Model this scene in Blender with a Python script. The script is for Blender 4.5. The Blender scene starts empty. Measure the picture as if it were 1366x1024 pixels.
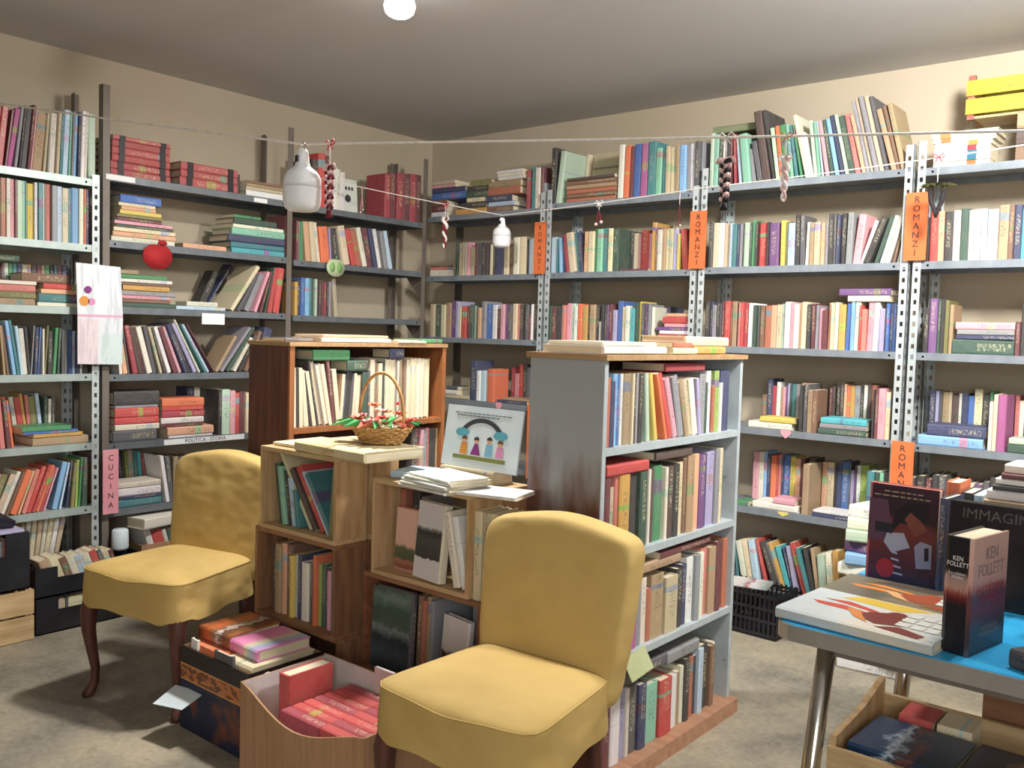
import bpy, bmesh, math, random
from mathutils import Vector, Matrix, Euler
random.seed(7)
PI = math.pi
C = bpy.context.scene.collection
SC = bpy.context.scene

# ------------------------------------------------------------------ camera
cam_d = bpy.data.cameras.new('camera')
cam = bpy.data.objects.new('camera', cam_d)
C.objects.link(cam)
cam_d.sensor_fit = 'HORIZONTAL'
cam_d.sensor_width = 36.0
cam_d.lens = 36.0 * 1206.365 / 1366.0
cam_d.clip_start = 0.05
yaw, pitch, roll = (math.radians(a) for a in (39.6275, 3.2502, 1.6393))
fwd = Vector((-math.sin(yaw) * math.cos(pitch), math.cos(yaw) * math.cos(pitch), -math.sin(pitch)))
rgt = Vector((math.cos(yaw), math.sin(yaw), 0))
upv = rgt.cross(fwd)
r2 = rgt * math.cos(roll) + upv * math.sin(roll)
u2 = upv * math.cos(roll) - rgt * math.sin(roll)
cam.matrix_world = Matrix(((r2.x, u2.x, -fwd.x, 0), (r2.y, u2.y, -fwd.y, 0), (r2.z, u2.z, -fwd.z, 1.32), (0, 0, 0, 1)))
SC.camera = cam

# ------------------------------------------------------------------ world, lights, exposure
w = bpy.data.worlds.new('world'); SC.world = w; w.use_nodes = True
w.node_tree.nodes['Background'].inputs[0].default_value = (0.75, 0.85, 1.0, 1)
w.node_tree.nodes['Background'].inputs[1].default_value = 0.6
def area(name, loc, aim, size, power, col, spread=180):
    d = bpy.data.lights.new(name, 'AREA'); d.shape = 'DISK' if size[0] == size[1] else 'RECTANGLE'
    d.size, d.size_y = size; d.energy = power; d.color = col; d.spread = math.radians(spread)
    o = bpy.data.objects.new(name, d); C.objects.link(o); o.location = loc
    o.rotation_euler = (Vector(aim) - Vector(loc)).to_track_quat('-Z', 'Y').to_euler()
area('ceiling_lamp_light', (-2.42, 2.24, 2.43), (-2.42, 2.24, 0), (.16, .16), 54, (1.0, .98, .96))
area('second_lamp_light', (-.25, 2.55, 2.42), (-1.5, 4.3, 1.1), (.35, .35), 62, (1.0, .985, .965))
area('front_fill_light', (.9, -1.45, 1.55), (-1.6, 3.0, 1.2), (2.2, 1.7), 72, (.94, .97, 1.0))  # added soft fill from behind the camera; the front wall has no window
SC.view_settings.view_transform = 'Standard'
SC.view_settings.look = 'None'
SC.view_settings.exposure = 0.36
SC.view_settings.gamma = 1.0
SC.view_settings.use_curve_mapping = False
SC.cycles.use_denoising = True
SC.cycles.max_bounces = 6
SC.cycles.diffuse_bounces = 4

# ------------------------------------------------------------------ colour and material helpers
def lin(h):
    h = h.lstrip('#')
    v = [int(h[i:i + 2], 16) / 255 for i in (0, 2, 4)]
    return tuple(c / 12.92 if c < .04045 else ((c + .055) / 1.055) ** 2.4 for c in v) + (1,)
class NT:
    def __init__(s, name):
        s.m = bpy.data.materials.new(name); s.m.use_nodes = True
        s.t = s.m.node_tree; s.b = s.t.nodes['Principled BSDF']
    def n(s, typ, **k):
        x = s.t.nodes.new(typ)
        for a, v in k.items():
            if a.startswith('i_'): x.inputs[a[2:].replace('_', ' ')].default_value = v
            else: setattr(x, a, v)
        return x
    def l(s, a, b): s.t.links.new(a, b)
    def math(s, op, a, b=None, c=None):
        x = s.n('ShaderNodeMath', operation=op)
        for i, v in enumerate((a, b, c)):
            if v is None: continue
            if isinstance(v, (int, float)): x.inputs[i].default_value = v
            else: s.l(v, x.inputs[i])
        return x.outputs[0]
    def mix(s, f, a, b, blend='MIX'):
        x = s.n('ShaderNodeMix', data_type='RGBA', blend_type=blend)
        for sock, v in ((x.inputs[0], f), (x.inputs[6], a), (x.inputs[7], b)):
            if isinstance(v, (int, float)): sock.default_value = v
            elif isinstance(v, tuple): sock.default_value = v
            else: s.l(v, sock)
        return x.outputs[2]
    def ramp(s, f, stops, const=False):
        x = s.n('ShaderNodeValToRGB'); e = x.color_ramp.elements
        if const: x.color_ramp.interpolation = 'CONSTANT'
        while len(e) < len(stops): e.new(.5)
        for q, (p, c) in zip(e, stops):
            q.position = p; q.color = lin(c) if isinstance(c, str) else c
        s.l(f, x.inputs[0]); return x.outputs[0]
    def noise(s, vec, scale, detail=3, rough=.55):
        x = s.n('ShaderNodeTexNoise'); x.inputs['Scale'].default_value = scale
        x.inputs['Detail'].default_value = detail; x.inputs['Roughness'].default_value = rough
        if vec is not None: s.l(vec, x.inputs['Vector'])
        return x.outputs['Fac']
    def obj(s):
        return s.n('ShaderNodeTexCoord').outputs['Object']
    def mapv(s, vec, scale=(1, 1, 1), loc=(0, 0, 0), rot=(0, 0, 0)):
        x = s.n('ShaderNodeMapping'); x.inputs['Scale'].default_value = scale
        x.inputs['Location'].default_value = loc; x.inputs['Rotation'].default_value = rot
        s.l(vec, x.inputs['Vector']); return x.outputs[0]
    def xyz(s, vec):
        x = s.n('ShaderNodeSeparateXYZ'); s.l(vec, x.inputs[0]); return x.outputs
    def bump(s, h, strength=.2, dist=.01):
        x = s.n('ShaderNodeBump'); x.inputs['Strength'].default_value = strength
        x.inputs['Distance'].default_value = dist
        s.l(h, x.inputs['Height']); s.l(x.outputs[0], s.b.inputs['Normal'])
    def fin(s, col, rough=.6, metal=0.0):
        if isinstance(col, str): col = lin(col)
        if isinstance(col, tuple): s.b.inputs['Base Color'].default_value = col
        else: s.l(col, s.b.inputs['Base Color'])
        s.b.inputs['Roughness'].default_value = rough
        s.b.inputs['Metallic'].default_value = metal
        return s.m
def plain(name, a, b=None, rough=.6, scale=8, metal=0.0, stretch=(1, 1, 1), bump=0, detail=4):
    k = NT(name)
    if b is None: b = a
    v = k.mapv(k.obj(), stretch)
    f = k.noise(v, scale, detail)
    if bump: k.bump(f, bump)
    return k.fin(k.ramp(f, [(.32, a), (.68, b)]), rough, metal)
def wood(name, a, b, axis='Z', rough=.5, scale=6):
    st = {'X': (.12, 1, 1), 'Y': (1, .12, 1), 'Z': (1, 1, .12)}[axis]
    return plain(name, a, b, rough, scale * 3, 0, tuple(q * 2 for q in st), .08, 5)

PAL = "white ivory cream beige tan brown darkbrown rust peach salmon pink magenta purple lavender red crimson maroon orange gold yellow lime olive green darkgreen mint palegreen teal turquoise blue skyblue paleblue navy grey darkgrey black".split()
HEX = "ebe9e4 e4dec8 e0cfa4 c6b48f ac8d64 7c5438 4a332c b45e38 e4ab7e d8786c e09ca8 b44a90 6c3c7c aaa2c8 c82c28 a81e36 681a2a e0682a d09c34 e0c63c 9cb840 7a7634 2e8e52 1e4c3a 7cc0a0 b8d0b4 207e84 30b4bc 2864ae 7cb4e0 b8d0e4 1f2e5c 8e8e92 4e4e54 1e1c20".split()
def mute(c, s=.9):
    g = .3 * c[0] + .55 * c[1] + .15 * c[2]
    return tuple(g + (q - g) * s for q in c[:3]) + (1,)
COL = {p: mute(lin(h)) for p, h in zip(PAL, HEX)}
WORD = {'darkbrown': 'dark brown', 'darkgreen': 'dark green', 'palegreen': 'pale green', 'skyblue': 'sky blue', 'paleblue': 'pale blue', 'darkgrey': 'dark grey'}
def word(c): return WORD.get(c, c)

# shared book materials: the cover colour comes from each object's own colour
def spine_material(name, style):
    k = NT(name)
    inf = k.n('ShaderNodeObjectInfo'); col, rnd = inf.outputs['Color'], inf.outputs['Random']
    o = k.obj(); x, y, z = k.xyz(o)
    off = k.n('ShaderNodeCombineXYZ'); k.l(k.math('MULTIPLY', rnd, 50.0), off.inputs[0])
    add = k.n('ShaderNodeVectorMath', operation='ADD'); k.l(o, add.inputs[0]); k.l(off.outputs[0], add.inputs[1])
    lettering = k.noise(k.mapv(add.outputs[0], (3.2, 0, 30)), 1.0, 2, .6)
    txt = k.math('MULTIPLY', k.math('SUBTRACT', lettering, .46), 5.0); txt.node.use_clamp = True
    zc = k.math('ADD', k.math('MULTIPLY', rnd, .25), .5)
    inz = k.math('LESS_THAN', k.math('ABSOLUTE', k.math('SUBTRACT', z, zc)), .27)
    inx = k.math('LESS_THAN', k.math('ABSOLUTE', x), .24)
    iny = k.math('LESS_THAN', y, .02)
    r3 = k.math('FRACT', k.math('MULTIPLY', rnd, 7.31))
    has = k.math('GREATER_THAN', r3, .25)
    m = k.math('MULTIPLY', k.math('MULTIPLY', txt, inz), k.math('MULTIPLY', k.math('MULTIPLY', inx, iny), has))
    lum = k.n('ShaderNodeRGBToBW'); k.l(col, lum.inputs[0])
    ink = k.ramp(lum.outputs[0], [(.12, 'e8dcb4'), (.22, '3a2c2c')])
    r2_ = k.math('FRACT', k.math('MULTIPLY', rnd, 13.7))
    band = k.math('LESS_THAN', k.math('ABSOLUTE', k.math('SUBTRACT', z, k.math('ADD', k.math('MULTIPLY', r2_, .8), .08))), k.math('MULTIPLY', r3, .09))
    band = k.math('MULTIPLY', band, k.math('GREATER_THAN', r2_, .45))
    hue = k.n('ShaderNodeHueSaturation'); k.l(col, hue.inputs['Color']); k.l(k.math('ADD', .1, r2_), hue.inputs['Hue'])
    hue.inputs['Value'].default_value = .8
    base = k.mix(k.math('MULTIPLY', band, .7), col, hue.outputs[0])
    wear = k.noise(add.outputs[0], 5, 4)
    base = k.mix(k.math('MULTIPLY', wear, .22), base, (.50, .46, .41, 1))
    base = k.mix(k.math('MULTIPLY', m, .5), base, ink)
    return k.fin(base, style)
BLACKB = NT('black_title_band').fin('2a2024', .5)
COVER = spine_material('book_cover', .42)
CLOTH = spine_material('cloth_cover', .7)
k = NT('book_pages'); o_ = k.obj()
ln = k.noise(k.mapv(o_, (60, .5, .5)), 1.0, 2)
PAGES = k.fin(k.ramp(ln, [(.3, 'c9b894'), (.7, 'ece2c8')]), .85)

# ------------------------------------------------------------------ mesh helpers
class MB:
    def __init__(s): s.v = []; s.f = []; s.mi = []; s.sm = []
    def add(s, v, f, mi=0, sm=False):
        b = len(s.v); s.v += [tuple(p) for p in v]
        for q in f: s.f.append([b + i for i in q]); s.mi.append(mi); s.sm.append(sm)
        return s
    def box(s, lo, hi, mi=0, M=None):
        (x0, y0, z0), (x1, y1, z1) = lo, hi
        v = [(x0, y0, z0), (x1, y0, z0), (x1, y1, z0), (x0, y1, z0), (x0, y0, z1), (x1, y0, z1), (x1, y1, z1), (x0, y1, z1)]
        if M: v = [M @ Vector(p) for p in v]
        return s.add(v, [(0, 3, 2, 1), (4, 5, 6, 7), (0, 1, 5, 4), (1, 2, 6, 5), (2, 3, 7, 6), (3, 0, 4, 7)], mi)
    def tube(s, pts, r, n=8, mi=0, caps=True, sm=True):
        pts = [Vector(p) for p in pts]; R = r if isinstance(r, (list, tuple)) else [r] * len(pts)
        ring = []; up = Vector((0, 0, 1)); prev = None
        for i, p in enumerate(pts):
            t = (pts[min(i + 1, len(pts) - 1)] - pts[max(i - 1, 0)]).normalized()
            if prev is None:
                a = t.cross(up if abs(t.z) < .9 else Vector((1, 0, 0))).normalized()
            else: a = (prev - t * prev.dot(t)).normalized()
            prev = a; b = t.cross(a)
            ring.append([p + (a * math.cos(2 * PI * j / n) + b * math.sin(2 * PI * j / n)) * R[i] for j in range(n)])
        v = [q for rr in ring for q in rr]; f = []
        for i in range(len(pts) - 1):
            for j in range(n):
                f.append((i * n + j, i * n + (j + 1) % n, (i + 1) * n + (j + 1) % n, (i + 1) * n + j))
        if caps: f += [tuple(range(n))[::-1], tuple((len(pts) - 1) * n + j for j in range(n))]
        return s.add(v, f, mi, sm)
    def lathe(s, prof, n=24, c=(0, 0, 0), mi=0):
        v = []; f = []
        for r, z in prof:
            v += [(c[0] + r * math.cos(2 * PI * j / n), c[1] + r * math.sin(2 * PI * j / n), c[2] + z) for j in range(n)]
        for i in range(len(prof) - 1):
            for j in range(n): f.append((i * n + j, i * n + (j + 1) % n, (i + 1) * n + (j + 1) % n, (i + 1) * n + j))
        return s.add(v, f, mi, True)
    def rings(s, rings, mi=0, cap0=True, cap1=True):
        n = len(rings[0]); v = [p for r in rings for p in r]; f = []
        for i in range(len(rings) - 1):
            for j in range(n): f.append((i * n + j, i * n + (j + 1) % n, (i + 1) * n + (j + 1) % n, (i + 1) * n + j))
        if cap0: f.append(tuple(range(n))[::-1])
        if cap1: f.append(tuple((len(rings) - 1) * n + j for j in range(n)))
        return s.add(v, f, mi, True)
    def mesh(s, name):
        me = bpy.data.meshes.new(name); me.from_pydata(s.v, [], s.f)
        me.polygons.foreach_set('material_index', s.mi); me.polygons.foreach_set('use_smooth', s.sm)
        me.update(); return me
    def build(s, name, mats, parent=None, loc=(0, 0, 0), rot=(0, 0, 0)):
        me = s.mesh(name)
        for m in (mats if isinstance(mats, (list, tuple)) else [mats]): me.materials.append(m)
        bm = bmesh.new(); bm.from_mesh(me); bmesh.ops.recalc_face_normals(bm, faces=bm.faces); bm.to_mesh(me); bm.free()
        return put(name, me, parent, loc, rot)
def put(name, me, parent=None, loc=(0, 0, 0), rot=(0, 0, 0)):
    o = bpy.data.objects.new(name, me); C.objects.link(o)
    o.location = loc; o.rotation_euler = rot
    if parent is not None: o.parent = parent
    return o
LABELS = set()
def tag(o, label, cat, group=None, kind=None):
    o['label'] = label; o['category'] = cat; LABELS.add(label.lower())
    if group: o['group'] = group
    if kind: o['kind'] = kind
    return o
def empty(name, loc=(0, 0, 0), rz=0.0):
    o = bpy.data.objects.new(name, None); C.objects.link(o); o.location = loc; o.rotation_euler = (0, 0, rz)
    o.empty_display_size = .05
    return o
def text(body, size, m, parent, loc, rot, name='lettering', align='CENTER', sp=1.0, lsp=1.0, squash=1.0):
    cu = bpy.data.curves.new(name, 'FONT'); cu.body = body; cu.size = size; cu.align_x = align; cu.align_y = 'CENTER'
    cu.space_character = sp; cu.space_line = lsp; cu.resolution_u = 2
    t = bpy.data.objects.new(name, cu); C.objects.link(t)
    dg = bpy.context.evaluated_depsgraph_get()
    me = bpy.data.meshes.new_from_object(t.evaluated_get(dg)); bpy.data.objects.remove(t)
    for v in me.vertices: v.co.x *= squash
    me.materials.clear(); me.materials.append(m)
    return put(name, me, parent, loc, rot)
RX = (PI / 2, 0, 0)                 # text standing up, facing -Y
RXX = (PI / 2, 0, PI / 2)           # text standing up, facing +X
INK = plain('dark_ink', '2c2a2c', '38343a', .7); WINK = plain('white_ink', 'e6e2d8', 'f2eee6', .6)

# ------------------------------------------------------------------ the room
k = NT('concrete_floor'); o_ = k.obj()
n1 = k.noise(o_, 1.6, 8, .62); n2 = k.noise(o_, 9, 6, .65); n3 = k.noise(k.mapv(o_, (1, 1, 1), (3, 7, 0)), 45, 3)
c1 = k.ramp(n1, [(.36, '5c5850'), (.5, '938a78'), (.64, 'b4a68a')])
c1 = k.mix(k.math('MULTIPLY', k.math('GREATER_THAN', n2, .62), .35), c1, lin('5c564c'))
c1 = k.mix(.25, c1, k.ramp(n3, [(.3, '6c685e'), (.7, 'b8b09a')]))
k.bump(n2, .15); FLOOR = k.fin(c1, .62)
def wallmat(name, a, b):
    k = NT(name); o_ = k.obj(); n1 = k.noise(o_, .8, 5); n2 = k.noise(o_, 30, 4)
    k.bump(n2, .12, .005)
    return k.fin(k.ramp(n1, [(.3, a), (.7, b)]), .9)
WALL = wallmat('beige_plaster', 'bbad94', 'c5b8a1')
CEIL = wallmat('grey_ceiling_plaster', 'c6c5c5', 'cecdcd')
def struct(name, mb, m):
    o = mb.build(name, m); o['kind'] = 'structure'; return o
X0, X1, Y0, Y1, ZC = -4.335, 1.7, -1.6, 4.335, 2.566
struct('floor', MB().box((X0 - .1, Y0 - .1, -.1), (X1 + .1, Y1 + .1, 0)), FLOOR)
struct('ceiling', MB().box((X0 - .1, Y0 - .1, ZC), (X1 + .1, Y1 + .1, ZC + .1)), CEIL)
struct('wall_left', MB().box((X0 - .1, Y0 - .1, 0), (X0, Y1 + .1, ZC)), WALL)
struct('wall_back', MB().box((X0, Y1, 0), (X1 + .1, Y1 + .1, ZC)), WALL)
struct('wall_right', MB().box((X1, Y0 - .1, 0), (X1 + .1, Y1, ZC)), WALL)
struct('wall_front', MB().box((X0, Y0 - .1, 0), (X1, Y0, ZC)), WALL)

# ------------------------------------------------------------------ steel shelving racks
def steel(name, a, b, rough=.45, metal=.35): return plain(name, a, b, rough, 14, metal, (1, 1, .4))
SILVER = steel('galvanised_steel', 'b6c0c0', 'd4dbda')
BROWNM = steel('brown_painted_steel', '6e655c', '7c7268', .55, .1)
SHELFG = steel('grey_shelf_steel', '848c94', '98a0a6')
SHELFL = steel('pale_green_shelf_steel', 'a4b2ac', 'b8c4be')
SHELFD = steel('dark_grey_shelf_steel', '6c7276', '7e8488')
def post_mesh(name, height, m, holes, sx, sy, wd=.034):
    """L-angle: front flange in XZ (faces -y*sy), side flange in YZ; real holes punched along both."""
    mb = MB(); t = .002
    def flange(P):
        if not holes:
            v = [P(a, d, z) for z in (0, height) for a, d in ((0, 0), (wd, 0), (wd, t), (0, t))]
            mb.add(v, [(0, 3, 2, 1), (4, 5, 6, 7), (0, 1, 5, 4), (1, 2, 6, 5), (2, 3, 7, 6), (3, 0, 4, 7)]); return
        pitch = .046; n = int(height / pitch); hw, hh = .0062, .0095
        c = wd * .52
        for d in (0, t):
            for i in range(n):
                z0 = i * pitch; z1 = height if i == n - 1 else z0 + pitch; zc = z0 + pitch / 2
                v = [P(0, d, z0), P(wd, d, z0), P(wd, d, z1), P(0, d, z1), P(c - hw, d, zc - hh), P(c + hw, d, zc - hh), P(c + hw, d, zc + hh), P(c - hw, d, zc + hh)]
                mb.add(v, [(0, 1, 5, 4), (1, 2, 6, 5), (2, 3, 7, 6), (3, 0, 4, 7)])
        for a in (0, wd):
            mb.add([P(a, 0, 0), P(a, t, 0), P(a, t, height), P(a, 0, height)], [(0, 1, 2, 3)])
        mb.add([P(0, 0, height), P(wd, 0, height), P(wd, t, height), P(0, t, height)], [(0, 1, 2, 3)])
    flange(lambda a, d, z: (a * sx, d * sy, z))
    flange(lambda a, d, z: (d * sx, a * sy, z))
    me = mb.mesh(name); me.materials.append(m); return me
def rack(label, origin, rz, width, zs, hts, pm, sm, holes, depth=.30, gusset=False, posts=(1, 1, 1, 1)):
    """local frame: x along the rack, y into the wall, origin on the floor at its front corner"""
    t = tag(empty('steel_shelving_rack', origin, rz), label, 'shelving rack', 'steel shelving racks along the walls')
    for i, (x, y, sx, sy) in enumerate(((0, 0, 1, 1), (width, 0, -1, 1), (0, depth, 1, -1), (width, depth, -1, -1))):
        if posts[i]: put('post', post_mesh('post', hts[i], pm[i], holes[i], sx, sy), t, (x, y, 0))
    lip = .030
    for z in zs:
        mb = MB(); a, b = .003, width - .003
        mb.box((a, .0035, z - .002), (b, depth - .0035, z))                       # tray
        mb.box((a, .0025, z - lip), (b, .0045, z + .0015)); mb.box((a, depth - .0045, z - lip), (b, depth - .0025, z))
        mb.box((a, .0045, z - lip), (a + .002, depth - .0045, z - .002)); mb.box((b - .002, .0045, z - lip), (b, depth - .0045, z - .002))
        mb.box((a, .0045, z - lip), (b, .018, z - lip + .0015))                   # folded return under the lip
        sh = mb.build('shelf', sm, t)
        for x in (.06, width - .06):
            MB().lathe([(0, -.002), (.005, -.002), (.005, 0), (0, 0)], 8).build('bolt', BROWNM, sh, (x, .0025, z - .015), (PI / 2, 0, 0))
    if gusset:
        for z in zs[1:4]:
            mb = MB()
            for x in (width - .006,):
                mb.add([(x, .01, z - .03), (x, .16, z - .03), (x, .01, z - .19), (x + .002, .01, z - .03), (x + .002, .16, z - .03), (x + .002, .01, z - .19)],
                       [(0, 1, 2), (5, 4, 3), (0, 2, 5, 3), (0, 3, 4, 1), (1, 4, 5, 2)])
            mb.build('gusset_plate', pm[1], t)
    return t
SH = {'b3': {1: 2.0514, 2: 1.6606, 3: 1.2838, 4: 0.9057, 5: 0.5285, 6: 0.1477, 7: 0.16}, 'b2': {1: 2.0316, 2: 1.6538, 3: 1.2738, 4: 0.8938, 5: 0.5146, 6: 0.1353}, 'b1': {1: 2.0148, 2: 1.6508, 3: 1.2795, 4: 0.909, 5: 0.5404, 6: 0.1718}, 'b4': {1: 2.0461, 2: 1.6621, 3: 1.284, 4: 0.9006, 5: 0.5187, 6: 0.1369}, 'a2': {1: 1.974, 2: 1.6804, 3: 1.3851, 4: 1.0789, 5: 0.7651, 6: 0.4599}, 'a3': {1: 1.9702, 2: 1.6727, 3: 1.3787, 4: 1.0829, 5: 0.7871, 6: 0.4913}, 'a1': {1: 1.9379, 2: 1.6507, 3: 1.375, 4: 1.0837, 5: 0.7758, 6: 0.4912}, 'g': {1: 1.004, 2: 0.6875, 3: 0.38, 4: 0.05}, 'w': {1: 0.935, 2: 0.62}, 'k': {1: 0.6365, 2: 0.3255}}
def zs(b): return [SH[b][s] for s in sorted(SH[b]) if s < 7]
S4 = [SILVER] * 4; B4 = [BROWNM] * 4
rack('grey steel rack in the corner of the back wall, with piled books on top', (-4.025, 3.99, 0), 0, .925, zs('b1'), (2.36, 2.10, 2.0, 2.1), [BROWNM, SILVER, BROWNM, SILVER], SHELFG, (0, 1, 0, 1), posts=(0, 1, 1, 1))
rack('steel rack between the two orange signs nearest the corner', (-3.09, 3.99, 0), 0, .935, zs('b2'), (2.11, 2.06, 2.1, 2.1), S4, SHELFG, (1, 1, 1, 1))
rack('bright steel rack holding tall green and grey volumes on top', (-2.145, 3.99, 0), 0, .98, zs('b3'), (2.14, 2.15, 2.1, 2.1), S4, SHELFG, (1, 1, 1, 1))
rack('steel rack with the stack of white magazines on its top shelf', (-1.15, 3.99, 0), 0, .96, zs('b4'), (2.16, 2.16, 2.1, 2.1), S4, SHELFG, (1, 1, 1, 1))
rack('pale steel rack on the side wall nearest the camera', (-3.99, .965, 0), PI / 2, .965, zs('a1'), (1.96, 1.96, 1.94, 1.94), S4, SHELFL, (1, 1, 1, 1))
rack('brown posted rack on the side wall behind the far yellow chair', (-3.99, 1.94, 0), PI / 2, 1.02, zs('a2'), (2.36, 2.36, 2.36, 2.36), B4, SHELFD, (0, 0, 0, 0), posts=(1, 1, 1, 0))
rack('brown posted rack on the side wall that meets the corner', (-3.99, 2.97, 0), PI / 2, .985, zs('a3'), (2.36, 2.36, 2.36, 2.36), B4, SHELFD, (0, 0, 0, 0), gusset=True, posts=(0, 1, 1, 1))

# ------------------------------------------------------------------ the grey and the brown bookcase
SILP = None
k = NT('worn_silver_paint'); o_ = k.obj(); x, y, z = k.xyz(o_)
nz = k.noise(k.mapv(o_, (11, 11, 3.2)), 1.0, 4, .5); f = k.math('ADD', z, k.math('MULTIPLY', k.math('SUBTRACT', nz, .5), .62))
SILP = k.fin(k.ramp(f, [(.62, '5c3428'), (.78, '6c4c44'), (.92, '928e90'), (1.0, 'a6aaac')]), .45, .1)
k = NT('pale_blue_grey_paint'); o_ = k.obj(); nz = k.noise(o_, 14, 7, .7)
PALEG = k.fin(k.ramp(nz, [(.28, '6c6058'), (.36, 'a6b0b2'), (.7, 'b6c0c2')]), .6)
DKWOOD = wood('dark_brown_wood', '4c2a1e', '6e4230'); TOPW = wood('pale_board', 'a07c58', 'b8966c', 'Y')
ORW = wood('orange_brown_wood', '8a5430', 'a66a3e'); PINKW = wood('raw_pinkish_plank', 'a0745a', 'b88c6c', 'Y')
# local: x along the case (world +Y), y into it (world -X)
GX, GY, GW, GH, GD = -1.393, 2.083, .86, 1.25, .262
g = tag(empty('bookcase', (GX, GY, 0), PI / 2), 'tall grey edged bookcase with worn silver end panel beside the near yellow chair', 'bookcase')
MB().box((0, .003, 0), (.018, GD, GH)).build('side_panel', SILP, g)
MB().box((0, 0, 0), (.018, .003, GH)).build('front_edge', PALEG, g)
MB().box((GW - .02, 0, 0), (GW, GD, GH)).build('side_panel', PALEG, g)
for z in (1.004, .688, .38): MB().box((.0185, 0, z - .022), (GW - .0205, GD - .01, z)).build('shelf', PALEG, g)
MB().box((-.01, -.03, .0), (GW + .01, GD, .0495)).build('base_plank', PINKW, g)
MB().box((-.01, -.012, GH + .0005), (GW + .012, GD + .01, GH + .016)).build('top_board', TOPW, g)
MB().box((.0185, GD - .009, .05), (GW - .0205, GD, GH)).build('back_panel', DKWOOD, g)
WX, WY, WW, WH, WD = -2.8, 2.075, .84, 1.245, .262
b = tag(empty('bookcase', (WX, WY, 0), PI / 2), 'dark brown wooden bookcase behind the flower basket', 'bookcase')
MB().box((0, .012, 0), (.02, WD, WH)).build('side_panel', DKWOOD, b)
MB().box((0, 0, 0), (.022, .012, WH)).build('front_edge', ORW, b)
MB().box((WW - .02, 0, 0), (WW, WD, WH)).build('side_panel', ORW, b)
for z in (.935, .62, .30): MB().box((.0205, 0, z - .022), (WW - .0205, WD - .01, z)).build('shelf', ORW, b)
MB().box((-.005, -.005, WH + .0005), (WW + .005, WD + .005, WH + .016)).build('top_board', TOPW, b)
MB().box((.0205, WD - .009, 0), (WW - .0205, WD, WH)).build('back_panel', DKWOOD, b)

# ------------------------------------------------------------------ books
def hard_mesh():
    mb = MB()
    U = [(-.5, 1), (-.5, .03), (-.36, .004), (0, 0), (.36, .004), (.5, .03), (.5, 1), (.40, 1), (.40, .05), (-.40, .05), (-.40, 1)]
    n = len(U); v = [(x, y, 0) for x, y in U] + [(x, y, 1) for x, y in U]
    f = [(i, (i + 1) % n, n + (i + 1) % n, n + i) for i in range(n)]
    cap = [(0, 1, 9, 10), (1, 2, 8, 9), (2, 3, 8), (3, 4, 8), (4, 5, 8), (5, 6, 7, 8)]
    mb.add(v, f + [tuple(n + i for i in q) for q in cap] + [q[::-1] for q in cap])
    mb.box((-.405, .045, .018), (.405, .975, .982), 1)
    return mb
def soft_mesh():
    mb = MB()
    v = [(-.5, 1, 0), (-.5, .02, 0), (-.38, 0, 0), (.38, 0, 0), (.5, .02, 0), (.5, 1, 0)]
    v += [(x, y, 1) for x, y, _ in v]
    mb.add(v, [(0, 1, 7, 6), (1, 2, 8, 7), (2, 3, 9, 8), (3, 4, 10, 9), (4, 5, 11, 10)])
    mb.add(v, [(5, 0, 6, 11), (5, 4, 3, 2, 1, 0), (6, 7, 8, 9, 10, 11)], 1)
    return mb
def unit(mb, name, m):
    o = mb.build(name, [m, PAGES]); me = o.data; bpy.data.objects.remove(o)
    if len(me.vertices) == 24:
        bm = bmesh.new(); bm.from_mesh(me); bmesh.ops.remove_doubles(bm, verts=bm.verts, dist=1e-5)
        bmesh.ops.recalc_face_normals(bm, faces=bm.faces); bm.to_mesh(me); bm.free()
    return me
HARD = unit(hard_mesh(), 'hardcover', CLOTH); SOFT = unit(soft_mesh(), 'softcover', COVER)
def jit(c, a=.12):
    k = 1 + random.uniform(-a, a)
    return tuple(min(1, max(0, q * k * (1 + random.uniform(-.05, .05)))) for q in c[:3]) + (1,)
def book(name, me, loc, rot, dims, colour):
    o = put(name, me, None, loc, rot); o.scale = dims; o.color = jit(COL[colour]); return o
ORD = 'first second third fourth fifth sixth seventh eighth ninth tenth eleventh twelfth thirteenth fourteenth fifteenth sixteenth seventeenth eighteenth nineteenth twentieth'.split()
def nth(i):
    if i < 20: return ORD[i]
    t, r = divmod(i + 1, 10)
    return {2: 'twent', 3: 'thirt', 4: 'fort', 5: 'fift'}[t] + ('ieth' if r == 0 else 'y-' + ORD[r - 1])
FR = {  # frame of a row: origin of (u=0), rotation, deepest book
 'b': ((0, 4.0), 0.0, .285), 'a': ((-4.0, 0), PI / 2, .285), 'g': ((GX, 0), PI / 2, .235), 'w': ((WX, 0), PI / 2, .235), 'k': ((0, 1.868), 0.0, .24)}
BAY = {'b1': 'corner back rack', 'b2': 'second back rack', 'b3': 'third back rack', 'b4': 'fourth back rack',
       'a1': 'near side rack', 'a2': 'middle side rack', 'a3': 'corner side rack', 'g': 'grey bookcase', 'w': 'brown bookcase', 'k': 'taller crate stack'}
BSH = {1: 'top shelf', 2: 'second shelf', 3: 'third shelf', 4: 'fourth shelf', 5: 'fifth shelf', 6: 'sixth shelf', 7: 'lowest row'}
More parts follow.
